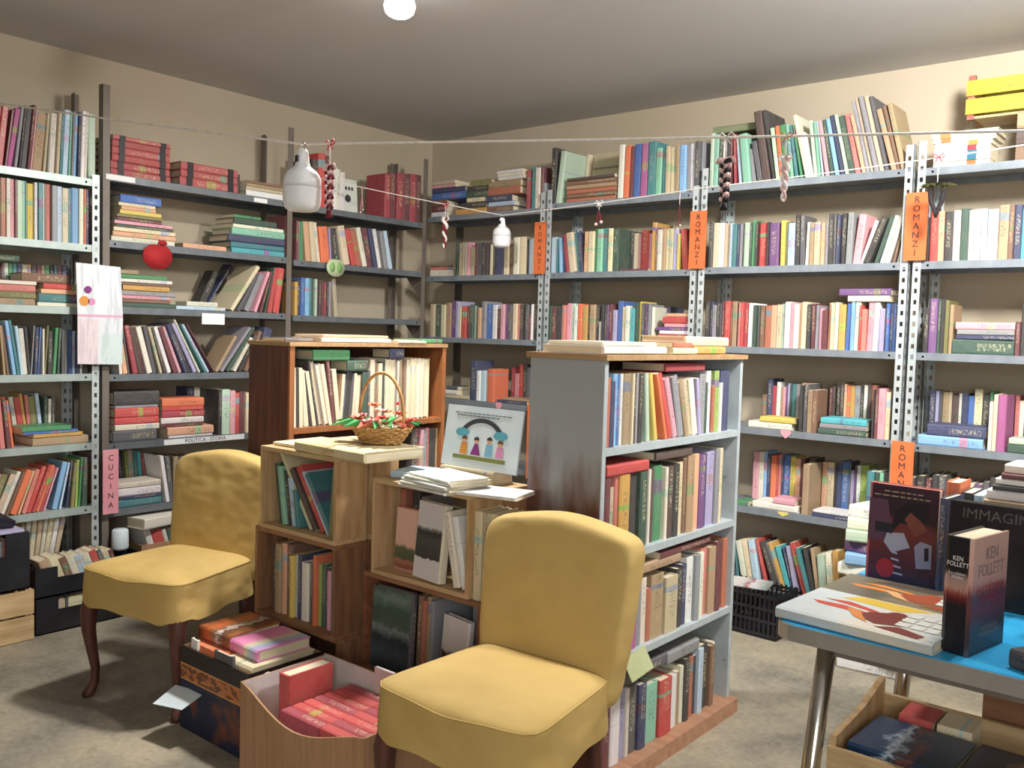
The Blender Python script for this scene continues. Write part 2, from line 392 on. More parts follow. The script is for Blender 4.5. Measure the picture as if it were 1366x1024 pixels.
DATA = """b1 1|u-32846 210 206 0 10 1;u-32629 280 222 0 15 0;u-32343 129 211 0 16 0;u-32208 270 237 0 26 0;u-31932 346 228 0 1 0;u-31580 188 231 0 16 0;u-31386 149 142 0 32 0;f-40089 301 134 20153 0 0;f-40051 402 120 20460 16 0;f-40070 301 127 20868 5 0;f-40070 431 286 21175 28 0;f-40070 299 268 21612 31 0;f-40109 200 198 21917 10 0;f-40089 187 196 22123 2 0;f-38002 357 246 20153 18 1;f-37522 356 185 20516 34 1;f-37119 246 140 20878 2 1;f-37209 387 166 21130 23 1;f-37075 258 162 21523 34 1;f-36835 354 163 21787 21 1;f-35528 347 199 20153 5 2;f-35374 240 196 20506 30 2;f-35545 379 193 20752 31 2;f-35442 441 240 21137 7 2;f-35416 378 237 21584 4 2;f-34695 188 197 21968 0 2;f-34737 188 193 22162 1 2;f-34780 157 189 22356 0 2
b1 2|u-37931 187 195 0 23 0;u-37738 263 197 0 2 0;u-37469 224 201 0 3 0;u-37239 184 198 0 0 0;u-37049 221 200 0 10 0;u-36821 407 168 0 3 0;u-36408 255 194 0 16 0;u-36147 305 196 0 33 0;u-35835 273 192 0 34 0;u-35556 213 194 0 6 0;u-35336 175 187 0 34 0;u-35155 190 178 0 2 0;u-34959 124 191 0 34 0;u-34829 152 177 0 32 0;u-34671 515 181 0 31 0;u-34150 382 185 0 2 0;u-33762 309 178 0 5 0;u-33447 444 213 0 1 0;u-32997 508 214 0 2 0;u-32483 129 199 0 34 0;u-32348 298 198 0 30 0;u-32044 162 203 0 1 0;u-31876 94 202 0 34 0;u-31775 194 191 0 2 0;f-40053 399 193 16513 1 0;f-40053 171 197 16918 9 0;f-40037 125 191 17095 5 0
b1 3|u-39997 360 202 0 3 0;u-39630 478 199 0 23 0;u-39146 393 199 0 2 0;u-38747 468 211 0 4 0;u-38273 463 222 0 12 0;u-37804 265 219 0 13 0;u-37533 187 188 0 2 0;u-37340 415 191 0 14 0;u-36919 259 194 0 16 0;u-36654 243 202 0 23 0;u-36405 271 194 0 25 0;u-36127 121 194 0 34 0;u-36000 276 183 0 8 0;u-35718 326 219 0 32 0;u-35386 504 205 0 28 0;u-34876 355 200 0 0 0;u-34514 302 176 0 16 0;u-34206 292 203 0 10 0;u-33908 241 203 0 12 0;u-33660 275 200 0 33 0;u-33379 342 206 0 2 0;u-33031 167 203 0 9 0;u-32858 269 203 0 6 0;u-32583 233 206 0 34 0;u-32343 232 201 0 33 0;u-32105 129 143 0 16 0;u-31970 163 203 0 0 0;u-31801 229 201 0 34 0
b1 4|u-36503 521 237 0 31 0;u-35976 301 178 0 0 0;u-35669 390 179 0 30 0;u-35273 176 181 0 8 0;u-35091 504 194 0 17 0;u-34581 291 202 0 15 1;u-34284 318 168 0 10 1;u-33959 287 223 0 14 1;u-33666 284 224 0 34 1;u-33376 283 208 0 33 1;u-33087 138 222 0 16 1;u-32943 336 210 0 0 1;u-32601 136 220 0 2 1;u-32459 417 217 0 14 1;u-32036 134 205 0 10 1;u-31896 161 228 0 34 1;f-38517 233 198 9095 3 0;f-38484 258 94 9334 0 0;f-38451 235 87 9598 33 0;f-34313 177 228 9095 31 1;f-33813 154 200 9278 4 1
b2 1|u-30843 328 309 0 34 0;u-30508 349 286 105 25 0;u-30053 199 296 71 2 1;u-26481 307 280 11 1 0;u-26167 351 273 26 17 0;u-25776 223 264 13 16 0;u-25542 436 272 11 28 0;u-25084 421 270 5 11 0;u-24654 482 274 4 26 0;u-24159 327 237 1 24 0;u-23788 216 243 -15 26 0;u-23566 200 241 -15 3 0;u-23360 356 237 -15 2 0;u-22984 164 241 -21 4 0;u-22814 362 238 -21 29 0;u-22444 194 237 -22 32 0;u-22244 259 241 -22 0 0;u-21978 290 247 0 33 0;u-21682 86 244 0 32 0;f-29725 230 317 20321 7 0;f-29725 230 317 20557 5 0;f-29725 230 317 20793 7 0;f-29725 230 317 21029 4 0;f-29725 230 317 21265 5 0;f-29725 154 313 21501 6 0
b2 2|u-30860 158 201 0 34 0;u-30696 413 197 0 30 0;u-30277 87 185 0 26 0;u-30070 167 193 -61 29 0;u-29822 124 205 -100 31 0;u-29617 227 211 -136 15 0;u-29347 425 217 -152 2 0;u-28911 217 218 -132 26 0;u-28686 152 219 -113 31 0;u-28527 311 219 0 8 0;u-28210 387 218 0 2 0;u-27817 189 229 0 22 0;u-27622 342 228 0 24 0;u-27274 362 232 0 26 0;u-26906 275 227 0 2 0;u-26625 333 226 0 23 0;u-26286 218 221 0 34 1;u-26062 276 210 0 2 1;u-25779 156 206 0 10 1;u-25617 492 223 0 14 1;u-25119 225 206 0 10 1;u-24888 317 208 0 12 1;u-24564 243 218 0 1 1;u-24315 242 245 0 18 0;u-24067 100 213 0 5 0;u-23961 288 206 0 1 0;u-23666 188 208 0 4 0;u-23472 202 210 0 2 0;u-23264 200 209 0 3 0;u-23057 267 205 0 13 0;u-22784 131 182 0 19 0;u-22479 328 203 -92 14 0;u-22143 194 203 0 3 0;f-26136 124 175 16543 16 0
b2 3|u-30845 375 200 0 23 0;u-30464 288 194 0 16 0;u-30170 409 187 0 34 0;u-29755 200 204 0 9 0;u-29549 322 214 0 10 0;u-29221 238 214 0 25 0;u-28977 236 201 0 0 0;u-28735 315 211 0 17 0;u-28414 312 204 0 18 0;u-28096 128 208 0 34 0;u-27961 371 208 0 4 0;u-27584 228 208 0 34 0;u-27350 164 118 0 0 0;u-27180 171 208 0 34 0;u-27002 147 202 0 33 0;u-26849 185 208 0 12 0;u-26658 169 211 0 16 0;u-26483 236 180 0 13 0;u-26241 317 227 0 28 0;u-25918 232 196 0 2 0;u-25679 216 202 0 1 0;u-25457 288 190 0 27 0;u-25163 322 221 0 23 0;u-24835 103 224 0 19 0;u-24726 175 215 0 33 0;u-24545 245 208 0 12 0;u-24294 137 209 0 32 0;u-24151 171 196 0 1 0;u-23974 206 203 0 31 1;f-23691 603 182 12743 14 0;f-23621 169 171 13352 0 0;f-23832 169 189 13527 12 0;f-23341 181 147 13702 10 0;f-23446 331 157 13889 14 0;f-23237 168 133 14226 8 0
b3 1|u-21204 185 258 0 25 0;u-21013 239 250 0 24 0;u-20768 210 248 0 23 0;u-20552 262 235 0 0 0;u-20284 164 233 0 34 0;u-20114 108 245 0 16 0;u-19860 88 242 -58 15 0;u-19650 190 233 -107 30 0;u-19389 393 235 -134 24 0;u-18975 196 163 -141 32 0;u-18669 242 197 -202 33 0;u-18415 366 334 -183 6 0;u-17964 188 340 -204 34 0;u-17765 188 248 -167 25 0;u-17568 188 253 -144 17 0;u-17372 283 255 -143 22 0;u-17079 156 256 -142 24 0;u-16862 158 250 -163 26 0;u-16598 101 250 -201 22 0;u-16361 174 297 -250 1 0;u-16172 193 210 -251 0 0;u-15967 144 259 -149 25 0;u-15815 124 251 -134 24 0;u-15643 76 254 -150 30 0;u-15471 167 254 -184 10 0;u-15258 165 257 -198 23 0;u-15046 182 260 -212 29 0;u-14794 217 274 -234 31 0;u-14564 124 273 -233 25 0;u-14419 234 267 -237 23 0;u-14172 241 271 -232 9 0;u-13865 170 265 -251 8 0;u-13683 152 328 -249 32 0;u-13502 168 339 -254 3 0;u-13322 187 340 -252 32 0;u-13123 202 339 -251 3 0;u-12905 163 336 -252 33 0;u-12650 218 277 -279 4 0;u-12417 180 290 -267 5 0;u-12224 198 293 -249 4 0
b3 2|u-21049 192 222 0 33 0;u-20851 243 217 0 2 0;u-20601 311 215 0 1 0;u-20284 338 211 0 3 0;u-19940 122 210 0 30 0;u-19812 206 205 0 26 0;u-19600 121 206 0 31 0;u-19473 162 204 0 32 0;u-19305 99 205 0 33 0;u-19200 244 208 0 25 0;u-18950 118 207 0 23 0;u-18826 199 219 1 22 0;u-18619 103 209 0 34 0;u-18496 441 205 -7 14 0;u-18049 61 206 0 34 0;u-17948 454 200 -17 12 0;u-17408 270 209 -19 19 0;u-17132 57 201 0 21 0;u-17053 300 195 -8 30 0;u-16702 264 233 -31 34 0;u-16432 205 226 -31 33 0;u-16221 165 195 11 1 0;u-16031 202 192 1 4 0;u-15804 238 192 -9 3 0;u-15559 234 189 -9 8 0;u-15317 150 190 -10 32 0;u-15150 213 227 -16 34 0;u-14929 104 226 -17 33 0;u-14819 155 218 1 31 0;u-14619 247 225 -17 34 0;u-14366 245 225 14 32 0;u-14114 312 216 98 10 0;u-13794 162 192 302 0 0;u-13618 259 204 349 34 0;u-13198 195 206 288 23 0;u-12939 192 207 266 25 0;u-12734 178 202 271 1 0;u-12427 113 191 214 5 0;u-12225 209 168 168 0 0
b3 3|u-21079 216 217 0 34 0;u-20857 126 213 0 31 0;u-20725 192 197 0 32 0;u-20527 169 209 0 34 0;u-20352 103 205 0 33 0;u-20243 180 213 0 16 0;u-20057 282 217 0 14 0;u-19768 101 209 0 5 0;u-19661 228 215 0 4 0;u-19427 121 213 0 16 0;u-19300 91 209 0 9 0;u-19203 129 211 0 14 0;u-19068 224 207 0 15 0;u-18838 264 207 0 0 0;u-18568 159 197 0 23 0;u-18403 158 197 0 33 0;u-18238 198 194 0 5 0;u-18034 257 196 0 7 0;u-17771 296 198 0 8 0;u-17469 253 201 0 3 0;u-17210 152 205 0 25 0;u-17051 289 213 0 0 0;u-16756 169 209 0 10 0;u-16581 208 202 0 1 0;u-16367 71 202 0 4 0;u-16290 278 213 0 2 0;u-16006 181 202 0 34 0;u-15777 202 205 -21 16 0;u-15569 111 198 0 32 0;u-15437 174 183 -8 10 0;u-15257 206 176 -6 16 0;u-15045 142 209 4 8 0;u-14878 141 209 -5 2 0;u-14730 163 211 3 1 0;u-14547 285 202 -4 18 0;u-14256 169 206 21 28 0;u-14040 173 213 1 29 0;u-13860 215 211 9 1 0;u-13629 92 199 4 14 0;u-13522 188 181 -1 9 0;u-13328 256 213 16 10 0;u-13066 218 209 16 0 0;u-12823 224 185 6 13 0;u-12582 78 202 0 33 0;u-12496 130 206 -1 28 0;u-12360 128 206 -1 31 0;u-12224 214 208 -2 28 0;u-12004 128 208 0 31 0;f-14184 249 179 14982 1 0;f-14565 304 219 15237 12 0
b3 4|u-18596 234 147 0 5 1;u-18356 269 226 0 31 1;u-18081 194 193 0 15 1;u-17880 211 214 0 0 1;u-17663 102 191 0 4 1;u-17555 137 191 0 10 1;u-17412 83 199 0 12 1;u-17322 101 210 0 13 1;u-17215 100 203 0 23 1;u-17109 189 208 0 26 1;u-16914 187 209 0 32 1;u-16721 82 210 0 6 1;u-16633 238 216 0 8 1;u-16389 219 217 0 9 1;u-16164 148 213 0 34 0;u-16010 216 218 0 33 0;u-15787 231 192 0 4 0;u-15550 213 194 0 5 0;u-15331 145 202 0 16 1;u-15180 127 206 0 6 1;u-14992 176 227 0 34 1;u-14810 157 228 0 6 1;u-14646 120 223 0 8 1;u-14520 156 217 0 17 1;u-14358 208 216 0 18 1;u-14144 225 218 0 32 1;u-13913 152 222 0 34 1;u-13755 152 223 0 1 1;u-13597 186 228 0 6 1;u-13405 219 225 0 7 1;u-13180 63 223 0 16 1;u-13111 200 206 0 0 1;u-12905 79 214 0 34 0;u-12820 147 218 0 16 0;u-12667 298 218 0 10 0;u-12363 212 204 0 2 0;u-12145 194 212 0 34 0;f-18596 307 212 9062 1 0;f-18008 238 167 9375 19 0;f-15230 267 212 9062 23 1;f-15175 196 206 9335 32 1;f-15138 267 203 9537 27 1
b3 5|u-18970 314 242 0 10 1;u-18650 237 245 0 1 1;u-18407 161 249 0 29 1;u-18240 178 237 0 31 1;u-18056 287 233 0 17 1;u-17763 103 237 0 14 1;u-17653 139 241 0 9 1;u-17508 102 241 0 31 1;u-17400 317 242 0 28 1;u-17077 261 238 0 19 1;u-16810 241 231 0 8 1;u-16563 187 235 0 16 1;u-16370 203 210 0 2 1;u-16161 288 240 0 6 1;u-15867 299 229 0 4 0;u-15536 237 230 0 8 1;u-15293 327 232 0 2 1;u-14960 123 233 0 34 1;u-14831 213 235 0 31 1;u-14612 338 242 0 28 1;u-14267 65 240 0 33 1;u-14196 155 206 0 13 1;u-14034 101 229 0 12 1;u-13927 172 231 0 0 1;u-13749 346 236 0 20 1;u-13397 82 219 0 8 1;u-13309 185 222 0 7 1;u-13118 133 222 0 1 1;u-12979 304 232 0 26 0;u-12669 198 232 0 23 0;u-12465 164 231 0 24 0;u-12295 354 237 0 34 0;u-11935 204 241 0 33 0;f-19026 210 62 5290 22 0;f-18203 307 222 5290 1 1;f-17184 272 102 5603 10 1;f-15311 197 230 5290 31 2;f-15274 108 188 5493 0 2
b3 7|u-18866 130 182 -136 26 0;u-18565 264 195 -223 1 0;u-18266 282 203 -234 2 0;u-17970 326 209 -200 30 0;u-17490 184 220 -264 14 0;u-17070 267 217 -357 34 0;u-16759 163 216 -365 32 0;u-16578 162 224 -352 18 0;u-16399 235 206 -324 27 0;u-16144 140 204 -274 31 0;u-15992 153 212 -239 13 0;u-15640 253 235 -321 14 0;u-15366 159 218 -301 26 0;u-15193 184 220 -251 34 0;u-14997 186 218 -183 4 0;u-14802 330 195 -123 25 0;u-14462 327 210 -117 1 0;u-14127 278 226 -91 18 0
b4 1|f-10952 216 212 20466 0 0;f-10938 185 212 20688 1 0;f-10923 185 211 20879 0 0;f-10923 201 209 21070 30 0;f-10908 185 213 21277 1 0;f-10982 185 232 21468 0 0;f-11042 232 246 21659 1 0
b4 2|u-11009 70 184 0 34 0;u-10904 307 208 -16 14 0;u-10591 231 206 -16 8 0;u-10354 299 204 -9 34 0;u-10047 266 206 -10 1 0;u-9771 295 213 -12 23 0;u-9470 208 205 -11 0 0;u-9242 231 207 -18 1 0;u-8988 218 207 -26 30 0;u-8764 395 203 -12 0 0;u-8363 360 216 -2 4 0;u-7995 183 215 -3 5 0;u-7805 262 214 -3 31 0;u-7537 176 196 1 27 0;u-7298 178 204 -28 0 0;u-7114 229 199 -28 14 0;u-6878 201 198 0 4 0;u-6671 200 200 0 34 0;u-6465 198 198 0 2 0
b4 3|u-11011 221 188 0 34 0;u-10784 315 226 0 12 0;u-10463 122 223 0 23 0;u-10335 153 223 0 34 0;u-10176 151 219 0 21 0;u-10019 151 202 0 4 0;u-7547 167 135 0 16 0;u-7374 279 206 0 34 0;u-7089 220 209 0 31 0;u-6862 218 213 0 22 0;u-6638 217 206 0 14 0;f-9830 610 225 12845 23 0;f-9706 181 210 13461 31 0;f-9674 198 208 13648 32 0;f-9737 297 216 13852 10 0
b4 4|u-11036 256 223 0 31 1;u-10774 132 220 0 13 1;u-10636 132 218 0 33 1;u-10498 234 217 0 4 1;u-10257 130 218 0 3 1;u-10121 265 207 0 6 1;u-9850 111 215 0 1 1;u-9733 245 217 0 31 1;u-9482 226 207 0 28 1;u-9250 306 238 0 2 1;u-8938 270 218 0 34 1;u-8662 123 230 0 22 1;u-8533 187 193 0 17 1;u-8340 137 197 0 1 0;u-8197 168 226 0 2 0;u-8022 308 226 0 11 0;u-7708 150 221 0 9 1;u-7552 180 200 0 1 1;u-7366 209 222 0 23 1;u-7151 269 220 0 26 1;u-6876 236 225 0 33 1;u-6634 234 223 0 12 1;f-10949 415 248 9011 29 0;f-10618 468 221 9432 31 0;f-7599 343 162 9011 23 1;f-7552 240 157 9360 25 1
b4 5|u-11262 289 238 0 6 0;u-10967 345 248 0 34 0;u-10615 283 237 0 16 0;u-10326 252 259 0 34 0;u-10068 292 259 0 33 0;u-9769 191 244 0 21 0;u-9572 232 247 0 17 0;u-9334 161 246 0 16 0;u-9167 187 240 0 34 0;u-8974 240 236 0 1 0;u-8728 293 240 0 12 0;u-8429 263 253 0 33 0;u-8160 260 274 0 34 0;u-7894 258 271 0 4 0;u-7630 255 274 0 31 0;u-7369 253 280 0 16 0;u-7110 330 284 0 23 0
a1 1|u14010 202 212 0 1 0;u14218 235 219 0 4 0;u14459 206 227 0 31 0;u14671 270 232 0 14 0;u14947 179 239 81 10 0;u15133 258 245 105 14 0;u15446 72 238 124 16 0;u15525 205 247 145 11 0;u15811 129 256 116 32 0;u15988 90 265 100 34 0;u16084 221 258 103 33 0;u16328 124 275 97 16 0;u16459 68 274 98 10 0;u16541 404 248 95 4 0;u16990 113 254 80 3 0;u17209 263 257 53 1 0;u17481 132 262 52 3 0;u17653 132 260 39 26 0;u17791 239 283 48 30 0;u18070 99 282 36 24 0;u18175 82 281 36 32 0;u18263 118 276 37 29 0;u18423 100 282 24 31 0;u18529 173 291 35 0 0;u18708 111 290 35 1 0;u18925 322 286 0 25 0
a1 2|u14019 190 231 0 2 0;u14215 191 237 0 22 0;u14412 221 234 0 0 0;u14639 224 241 0 4 0;u14869 167 242 0 30 0;u15042 169 242 0 14 0;u15217 67 239 0 23 0;u15290 200 242 0 7 0;u15497 157 242 0 1 0;u15660 173 242 0 10 0;u15839 84 242 0 16 0;u15930 205 241 0 25 0;u16141 146 242 0 24 0;u16294 55 242 0 26 0;u16355 271 235 0 19 0;u16632 118 242 0 0 0;u16757 213 242 0 26 0;u16976 57 242 0 1 0;u17039 88 242 0 5 0;u17133 185 242 0 9 0;u17324 218 239 0 32 0;u17548 220 239 0 30 0;u17774 255 235 0 2 0;u18035 158 238 0 26 0;u18200 292 242 0 29 0;u18498 195 242 0 1 0;u18699 78 242 0 17 0;u18783 214 242 0 31 0
a1 3|u14772 254 170 0 0 1;u15032 317 173 0 34 1;u15355 172 175 0 31 1;u15533 173 176 0 33 1;u15713 144 177 0 34 1;u15863 115 178 0 16 1;u15984 177 179 0 1 1;u16167 162 178 0 22 1;u16335 164 179 0 26 1;u16505 212 180 0 31 1;u16723 213 179 0 2 1;u16942 152 180 0 8 1;u17100 217 178 0 6 1;u17323 187 180 0 16 1;u17516 156 181 0 4 1;u17678 189 183 0 22 1;u17873 191 183 0 34 1;u18070 126 185 0 26 1;u18202 194 187 0 16 1;u18402 262 188 0 31 1;f14628 269 200 13755 4 0;f14685 286 198 14030 21 0;f14772 286 189 14322 9 0;f14858 159 183 14614 1 0;f16738 166 220 13755 1 1;f16785 365 216 13927 26 1;f16879 199 203 14298 8 1;f16974 232 187 14503 14 1;f16106 392 196 14741 5 1;f14628 252 139 15550 23 2
a1 4|u14188 192 202 0 16 0;u14386 223 199 0 2 0;u14616 225 206 0 31 0;u14847 228 200 0 1 0;u15081 127 204 0 5 0;u15376 101 205 -79 4 0;u15555 110 206 -114 5 0;u15735 147 226 -144 29 0;u15917 129 230 -156 26 0;u16054 131 204 -118 30 0;u16192 193 194 -93 1 0;u16392 102 201 -76 34 0;u16501 60 208 61 32 0;u16626 150 201 32 31 0;u16782 65 202 48 28 0;u16940 89 195 4 1 0;u17035 66 209 61 21 0;u17195 202 186 14 34 0;u17403 138 200 65 22 0;u17581 97 200 48 23 0;u17777 158 194 0 33 0;u17941 93 190 0 32 0;u18040 160 191 0 28 0;u18206 127 188 0 30 0;u18339 195 185 0 31 0;u18540 129 185 0 0 0;u18676 266 185 0 34 0
a1 5|u14258 217 210 -77 17 0;u14488 253 206 -80 14 0;u14748 217 208 -80 18 0;u14982 286 201 -85 14 0;u15277 198 200 -86 9 0;u15516 173 200 -103 16 0;u15728 112 199 -119 17 0;u15879 85 199 -135 17 1;u15971 207 202 -134 14 1;u16186 142 205 -134 17 1;u16341 117 201 -137 16 1;u16465 180 203 -137 1 1;u16653 237 199 -126 14 1;u16906 120 218 -130 18 1;u17033 145 210 -91 9 1;u17193 269 202 -95 21 1;u17517 156 216 -109 30 1;u17680 158 199 0 23 1;u17844 127 188 17 1 1;u18009 127 198 0 33 1;f16528 353 239 7763 4 0;f16559 151 209 8122 18 0;f16155 117 229 8279 28 0;f16094 200 202 8402 22 0
a1 6|u14217 212 189 316 2 0;u14446 242 187 323 10 0;u14708 271 181 336 21 0;u15001 209 181 378 3 0;u15239 158 192 375 1 0;u15418 106 193 374 5 0;u15569 259 193 360 17 0;u15904 102 190 336 8 0;u16057 170 191 318 9 0;u16243 200 203 334 14 0;u16461 150 208 344 14 0;u16650 151 206 334 17 0;u16840 121 193 323 15 0;u16999 82 191 311 10 0;u17354 222 208 223 29 0;u17648 83 205 195 30 0;u17978 92 205 109 31 0;u18128 156 199 83 21 0;u18363 112 208 47 20 0;u18482 97 217 61 22 0;u18652 234 215 30 23 0
a2 1|u26389 216 101 0 34 0;u26611 282 100 0 23 1;f19889 308 288 19745 14 0;f19889 328 285 20059 14 0;f19939 308 277 20393 14 0;f19939 328 277 20707 14 0;f19964 308 275 21041 14 0;f19989 199 278 21355 15 0;f23217 423 314 19745 14 1;f23274 349 308 20174 14 1;f23274 370 308 20529 14 1;f26878 314 225 19745 0 2;f26878 175 234 20065 3 2;f26918 154 239 20246 4 2;f26959 140 230 20406 5 2
a2 2|u29285 169 221 0 16 0;f19933 239 306 16809 1 0;f19996 220 304 17054 8 0;f20027 189 297 17280 2 0;f20186 126 274 17475 23 0;f20059 163 280 17607 10 0;f20249 150 212 17776 16 0;f20186 138 215 17932 21 0;f20313 188 199 18076 19 0;f20377 163 165 18270 8 0;f20249 150 178 18439 2 0;f20345 364 196 18595 28 0;f23423 239 235 16809 8 1;f26083 280 318 16809 27 2;f26044 280 322 17095 26 2;f25887 349 334 17381 31 2;f26083 350 314 17736 24 2;f26162 182 306 18092 1 2;f26201 314 255 18280 23 2;f26240 139 158 18600 22 2
a2 3|u25304 344 217 436 34 1;u25690 111 292 578 31 1;u25963 211 278 598 2 0;u26437 196 211 527 33 0;u26879 281 212 450 32 0;u27409 163 225 366 10 0;u27781 129 223 289 16 0;u28074 82 244 226 23 0;u28268 264 238 184 14 0;u28660 370 239 136 14 0;f20197 222 289 13856 23 0;f20229 159 258 14084 5 0;f20197 159 261 14249 10 0;f20261 216 283 14414 32 0;f20454 229 228 14636 18 0;f20261 127 258 14871 5 0;f20197 165 268 15004 0 0;f20261 190 234 15175 22 0;f20197 188 98 15371 4 0;f23091 174 268 13856 30 1;f23665 228 168 14036 1 1
a2 4|u20321 144 123 -88 1 0;u20554 200 139 -154 8 0;u20762 89 215 -151 33 0;u20973 256 225 -203 15 0;u21291 200 219 -225 6 0;u21505 67 220 -226 16 0;u21667 256 223 -263 1 0;u21939 190 226 -225 33 0;u22269 149 224 -279 3 0;u22491 148 226 -304 6 0;u22715 198 229 -329 0 0;u22998 226 231 -355 16 0;u23312 158 234 -380 10 0;u23571 199 249 -410 31 0;u23863 111 252 -433 34 0;u24098 187 262 -467 13 0;u24394 114 290 -491 1 0;u24634 112 265 -521 26 0;u24845 132 269 -542 30 0;u25150 68 278 -580 16 0;u25242 176 208 561 4 0;u25457 155 276 633 32 0;u25799 178 270 598 23 0;u26209 180 198 531 1 0;u26592 169 206 466 34 0;u26948 220 222 402 5 0;u27406 500 229 318 31 0
a2 5|u24702 390 233 0 31 1;u25098 333 229 0 1 1;u25437 212 228 0 34 0;u25655 466 227 0 25 0;u26127 281 220 0 10 0;u26414 316 208 0 14 0;u26736 287 213 0 16 0;u27029 455 206 0 2 0;u27490 462 204 0 5 0;u27959 470 203 0 31 0;f20030 512 213 7656 33 0;f20132 282 214 8174 1 0;f20106 308 213 8462 14 0;f20106 436 213 8776 14 0;f20132 113 208 9218 32 0;f20081 641 219 9337 34 0;f22772 119 236 7656 0 1;f22688 404 247 7781 8 1;f22435 161 215 8191 16 1;f22379 294 226 8358 0 1;f22407 321 226 8658 15 1;f22435 187 215 8985 14 1;f22407 401 220 9178 17 1
a2 6|u20127 269 241 -61 8 1;u20473 220 243 -90 34 1;u20700 276 241 -78 32 1;u20983 116 235 -66 30 1;u21178 209 234 -97 31 1;u21430 66 237 -112 23 1;u21502 139 241 -81 20 1;u21647 242 246 -65 3 1;u21903 209 240 -68 26 1;u22161 170 235 -86 27 1;u22421 139 228 -122 15 1;u22646 181 227 -156 0 0;u22835 259 220 -112 33 0;u23102 263 214 0 4 0;u23371 266 211 0 31 0;u23643 268 205 0 1 0;u23918 271 207 0 14 0;f20299 347 212 4604 26 0;f20473 156 197 4957 31 0;f20247 381 212 5119 0 0;f20161 242 219 5506 1 0
a3 2|u30003 187 211 0 16 0;u30197 131 208 12 32 0;u30359 185 211 0 22 0;u30784 350 214 -110 8 0;u31148 325 216 -113 2 0;u31551 195 217 -145 1 0;u31754 571 197 -126 17 0;u32336 99 193 -94 13 0;u32510 373 196 -129 34 0;u32894 121 197 -130 31 0;u33177 172 204 -206 3 0;u33390 450 218 -221 2 0;u33966 371 208 -270 14 0;u34368 385 207 -275 7 0;u34812 320 225 -258 1 0;u35149 395 225 -227 16 0;u35565 325 227 -229 31 0;u35910 333 227 -231 0 0;u36374 313 215 -210 32 0;u36766 302 225 -239 30 0
a3 3|u30005 195 180 0 18 0;u30206 230 190 0 34 0;u30442 215 205 0 28 0;u30663 251 204 0 29 0;u30920 201 205 0 26 0;u31127 168 204 0 23 0;u31301 134 202 0 25 0;u31441 169 203 0 12 0;u31616 170 198 0 6 0;u31792 207 188 0 16 0;u32005 154 187 0 15 0;u32219 138 188 0 34 0;u32363 156 195 0 32 0;u32724 242 212 -101 3 0
a3 1|u31049 383 257 0 6 0;u31438 501 295 0 14 0;u31945 337 289 0 16 0;u32288 456 233 0 0 0;u32750 286 230 0 1 0;u33043 289 216 0 0 0;u36246 449 257 0 15 0;u36701 522 269 0 16 0;u37229 529 277 0 15 0;u37764 538 280 0 16 0;u38308 546 288 0 15 0;u38861 485 291 0 16 0
g 1|u21025 264 198 0 7 0;u21296 261 186 0 31 0;u21563 210 207 0 29 0;u21779 186 207 0 28 0;u21971 132 207 0 0 0;u22109 359 207 0 4 0;u22474 108 207 0 2 0;u22588 137 207 0 34 0;u22731 139 207 0 32 0;u22876 199 207 0 34 0;u23081 168 207 0 32 0;u23467 195 206 -97 25 0;u23923 199 208 -210 19 0;u24392 153 213 -320 17 0;u24711 265 213 -378 14 0;u25003 273 196 -344 10 0;u25300 337 198 -281 32 0;u25704 254 181 -305 4 0;u25977 262 185 -268 3 0;u26255 303 186 -233 1 0;u26573 170 186 -161 13 0;u26752 393 197 0 32 0;u27151 141 169 0 23 0;u27298 291 207 0 0 0;u27595 182 157 0 7 0;u27784 299 207 0 20 0;u28089 110 166 0 0 0;u28205 662 207 0 31 0;f24329 267 249 12129 15 0
g 2|u21025 222 231 0 32 0;u21253 271 228 0 16 0;u21562 308 196 0 3 0;u21876 154 229 0 9 0;u22036 548 229 0 18 0;u22590 498 230 0 34 0;u23094 373 229 0 23 0;u23473 239 234 0 34 0;u23718 136 228 0 1 0;u23860 245 230 0 6 0;u24111 507 234 0 22 0;u24624 143 227 0 1 0;u24773 372 228 0 6 0;u25151 341 232 0 34 0;u25498 348 233 0 2 0;u25852 193 242 0 5 0;u26051 440 251 0 4 0;u26497 409 251 0 8 0;u26912 374 247 0 12 0;u27292 209 245 0 31 0;u27507 519 250 0 13 0;u28033 262 255 0 32 0;u28301 174 257 0 2 0;u28481 268 255 0 4 0;f21253 325 222 9185 14 0;f23967 280 228 9395 6 1
g 3|u21752 398 145 0 0 0;u22156 219 180 0 10 0;u22381 452 232 0 13 0;u22839 385 219 0 11 0;u23231 313 217 0 32 0;u23550 319 202 0 1 0;u23875 242 165 0 7 0;u24123 750 200 0 4 0;u24888 750 180 0 3 0;u25685 359 192 0 34 0;u26050 320 199 0 31 0;u26376 420 216 0 0 0;u26802 284 219 0 32 0;u27092 288 223 0 1 0;u27386 393 231 0 9 0;u27785 453 229 0 4 0;u28244 358 242 0 16 0;u28608 205 237 0 5 0;u28819 315 242 0 7 0;u29140 74 233 0 8 0;f23152 305 262 6000 4 0;f24374 199 341 6309 16 0
g 4|u21025 164 210 0 32 0;u21196 453 208 0 34 0;u21655 387 213 0 16 0;u22048 478 231 0 0 0;u22532 324 219 0 13 0;u22862 161 212 0 1 0;u23029 506 211 0 33 0;u23541 432 202 0 31 0;u23979 750 185 0 24 0;u24748 750 181 0 14 0;u25550 384 174 0 0 0;u25940 192 176 0 4 0;u26138 194 191 0 1 0;u26338 349 209 0 34 0;u26693 355 204 0 7 0;u27054 204 202 0 34 0;u27264 312 221 0 30 0;u27582 536 220 0 34 0;u28124 271 210 0 5 0;u28401 162 215 0 0 0;f22048 338 312 2820 33 0;f25169 387 210 2720 32 1
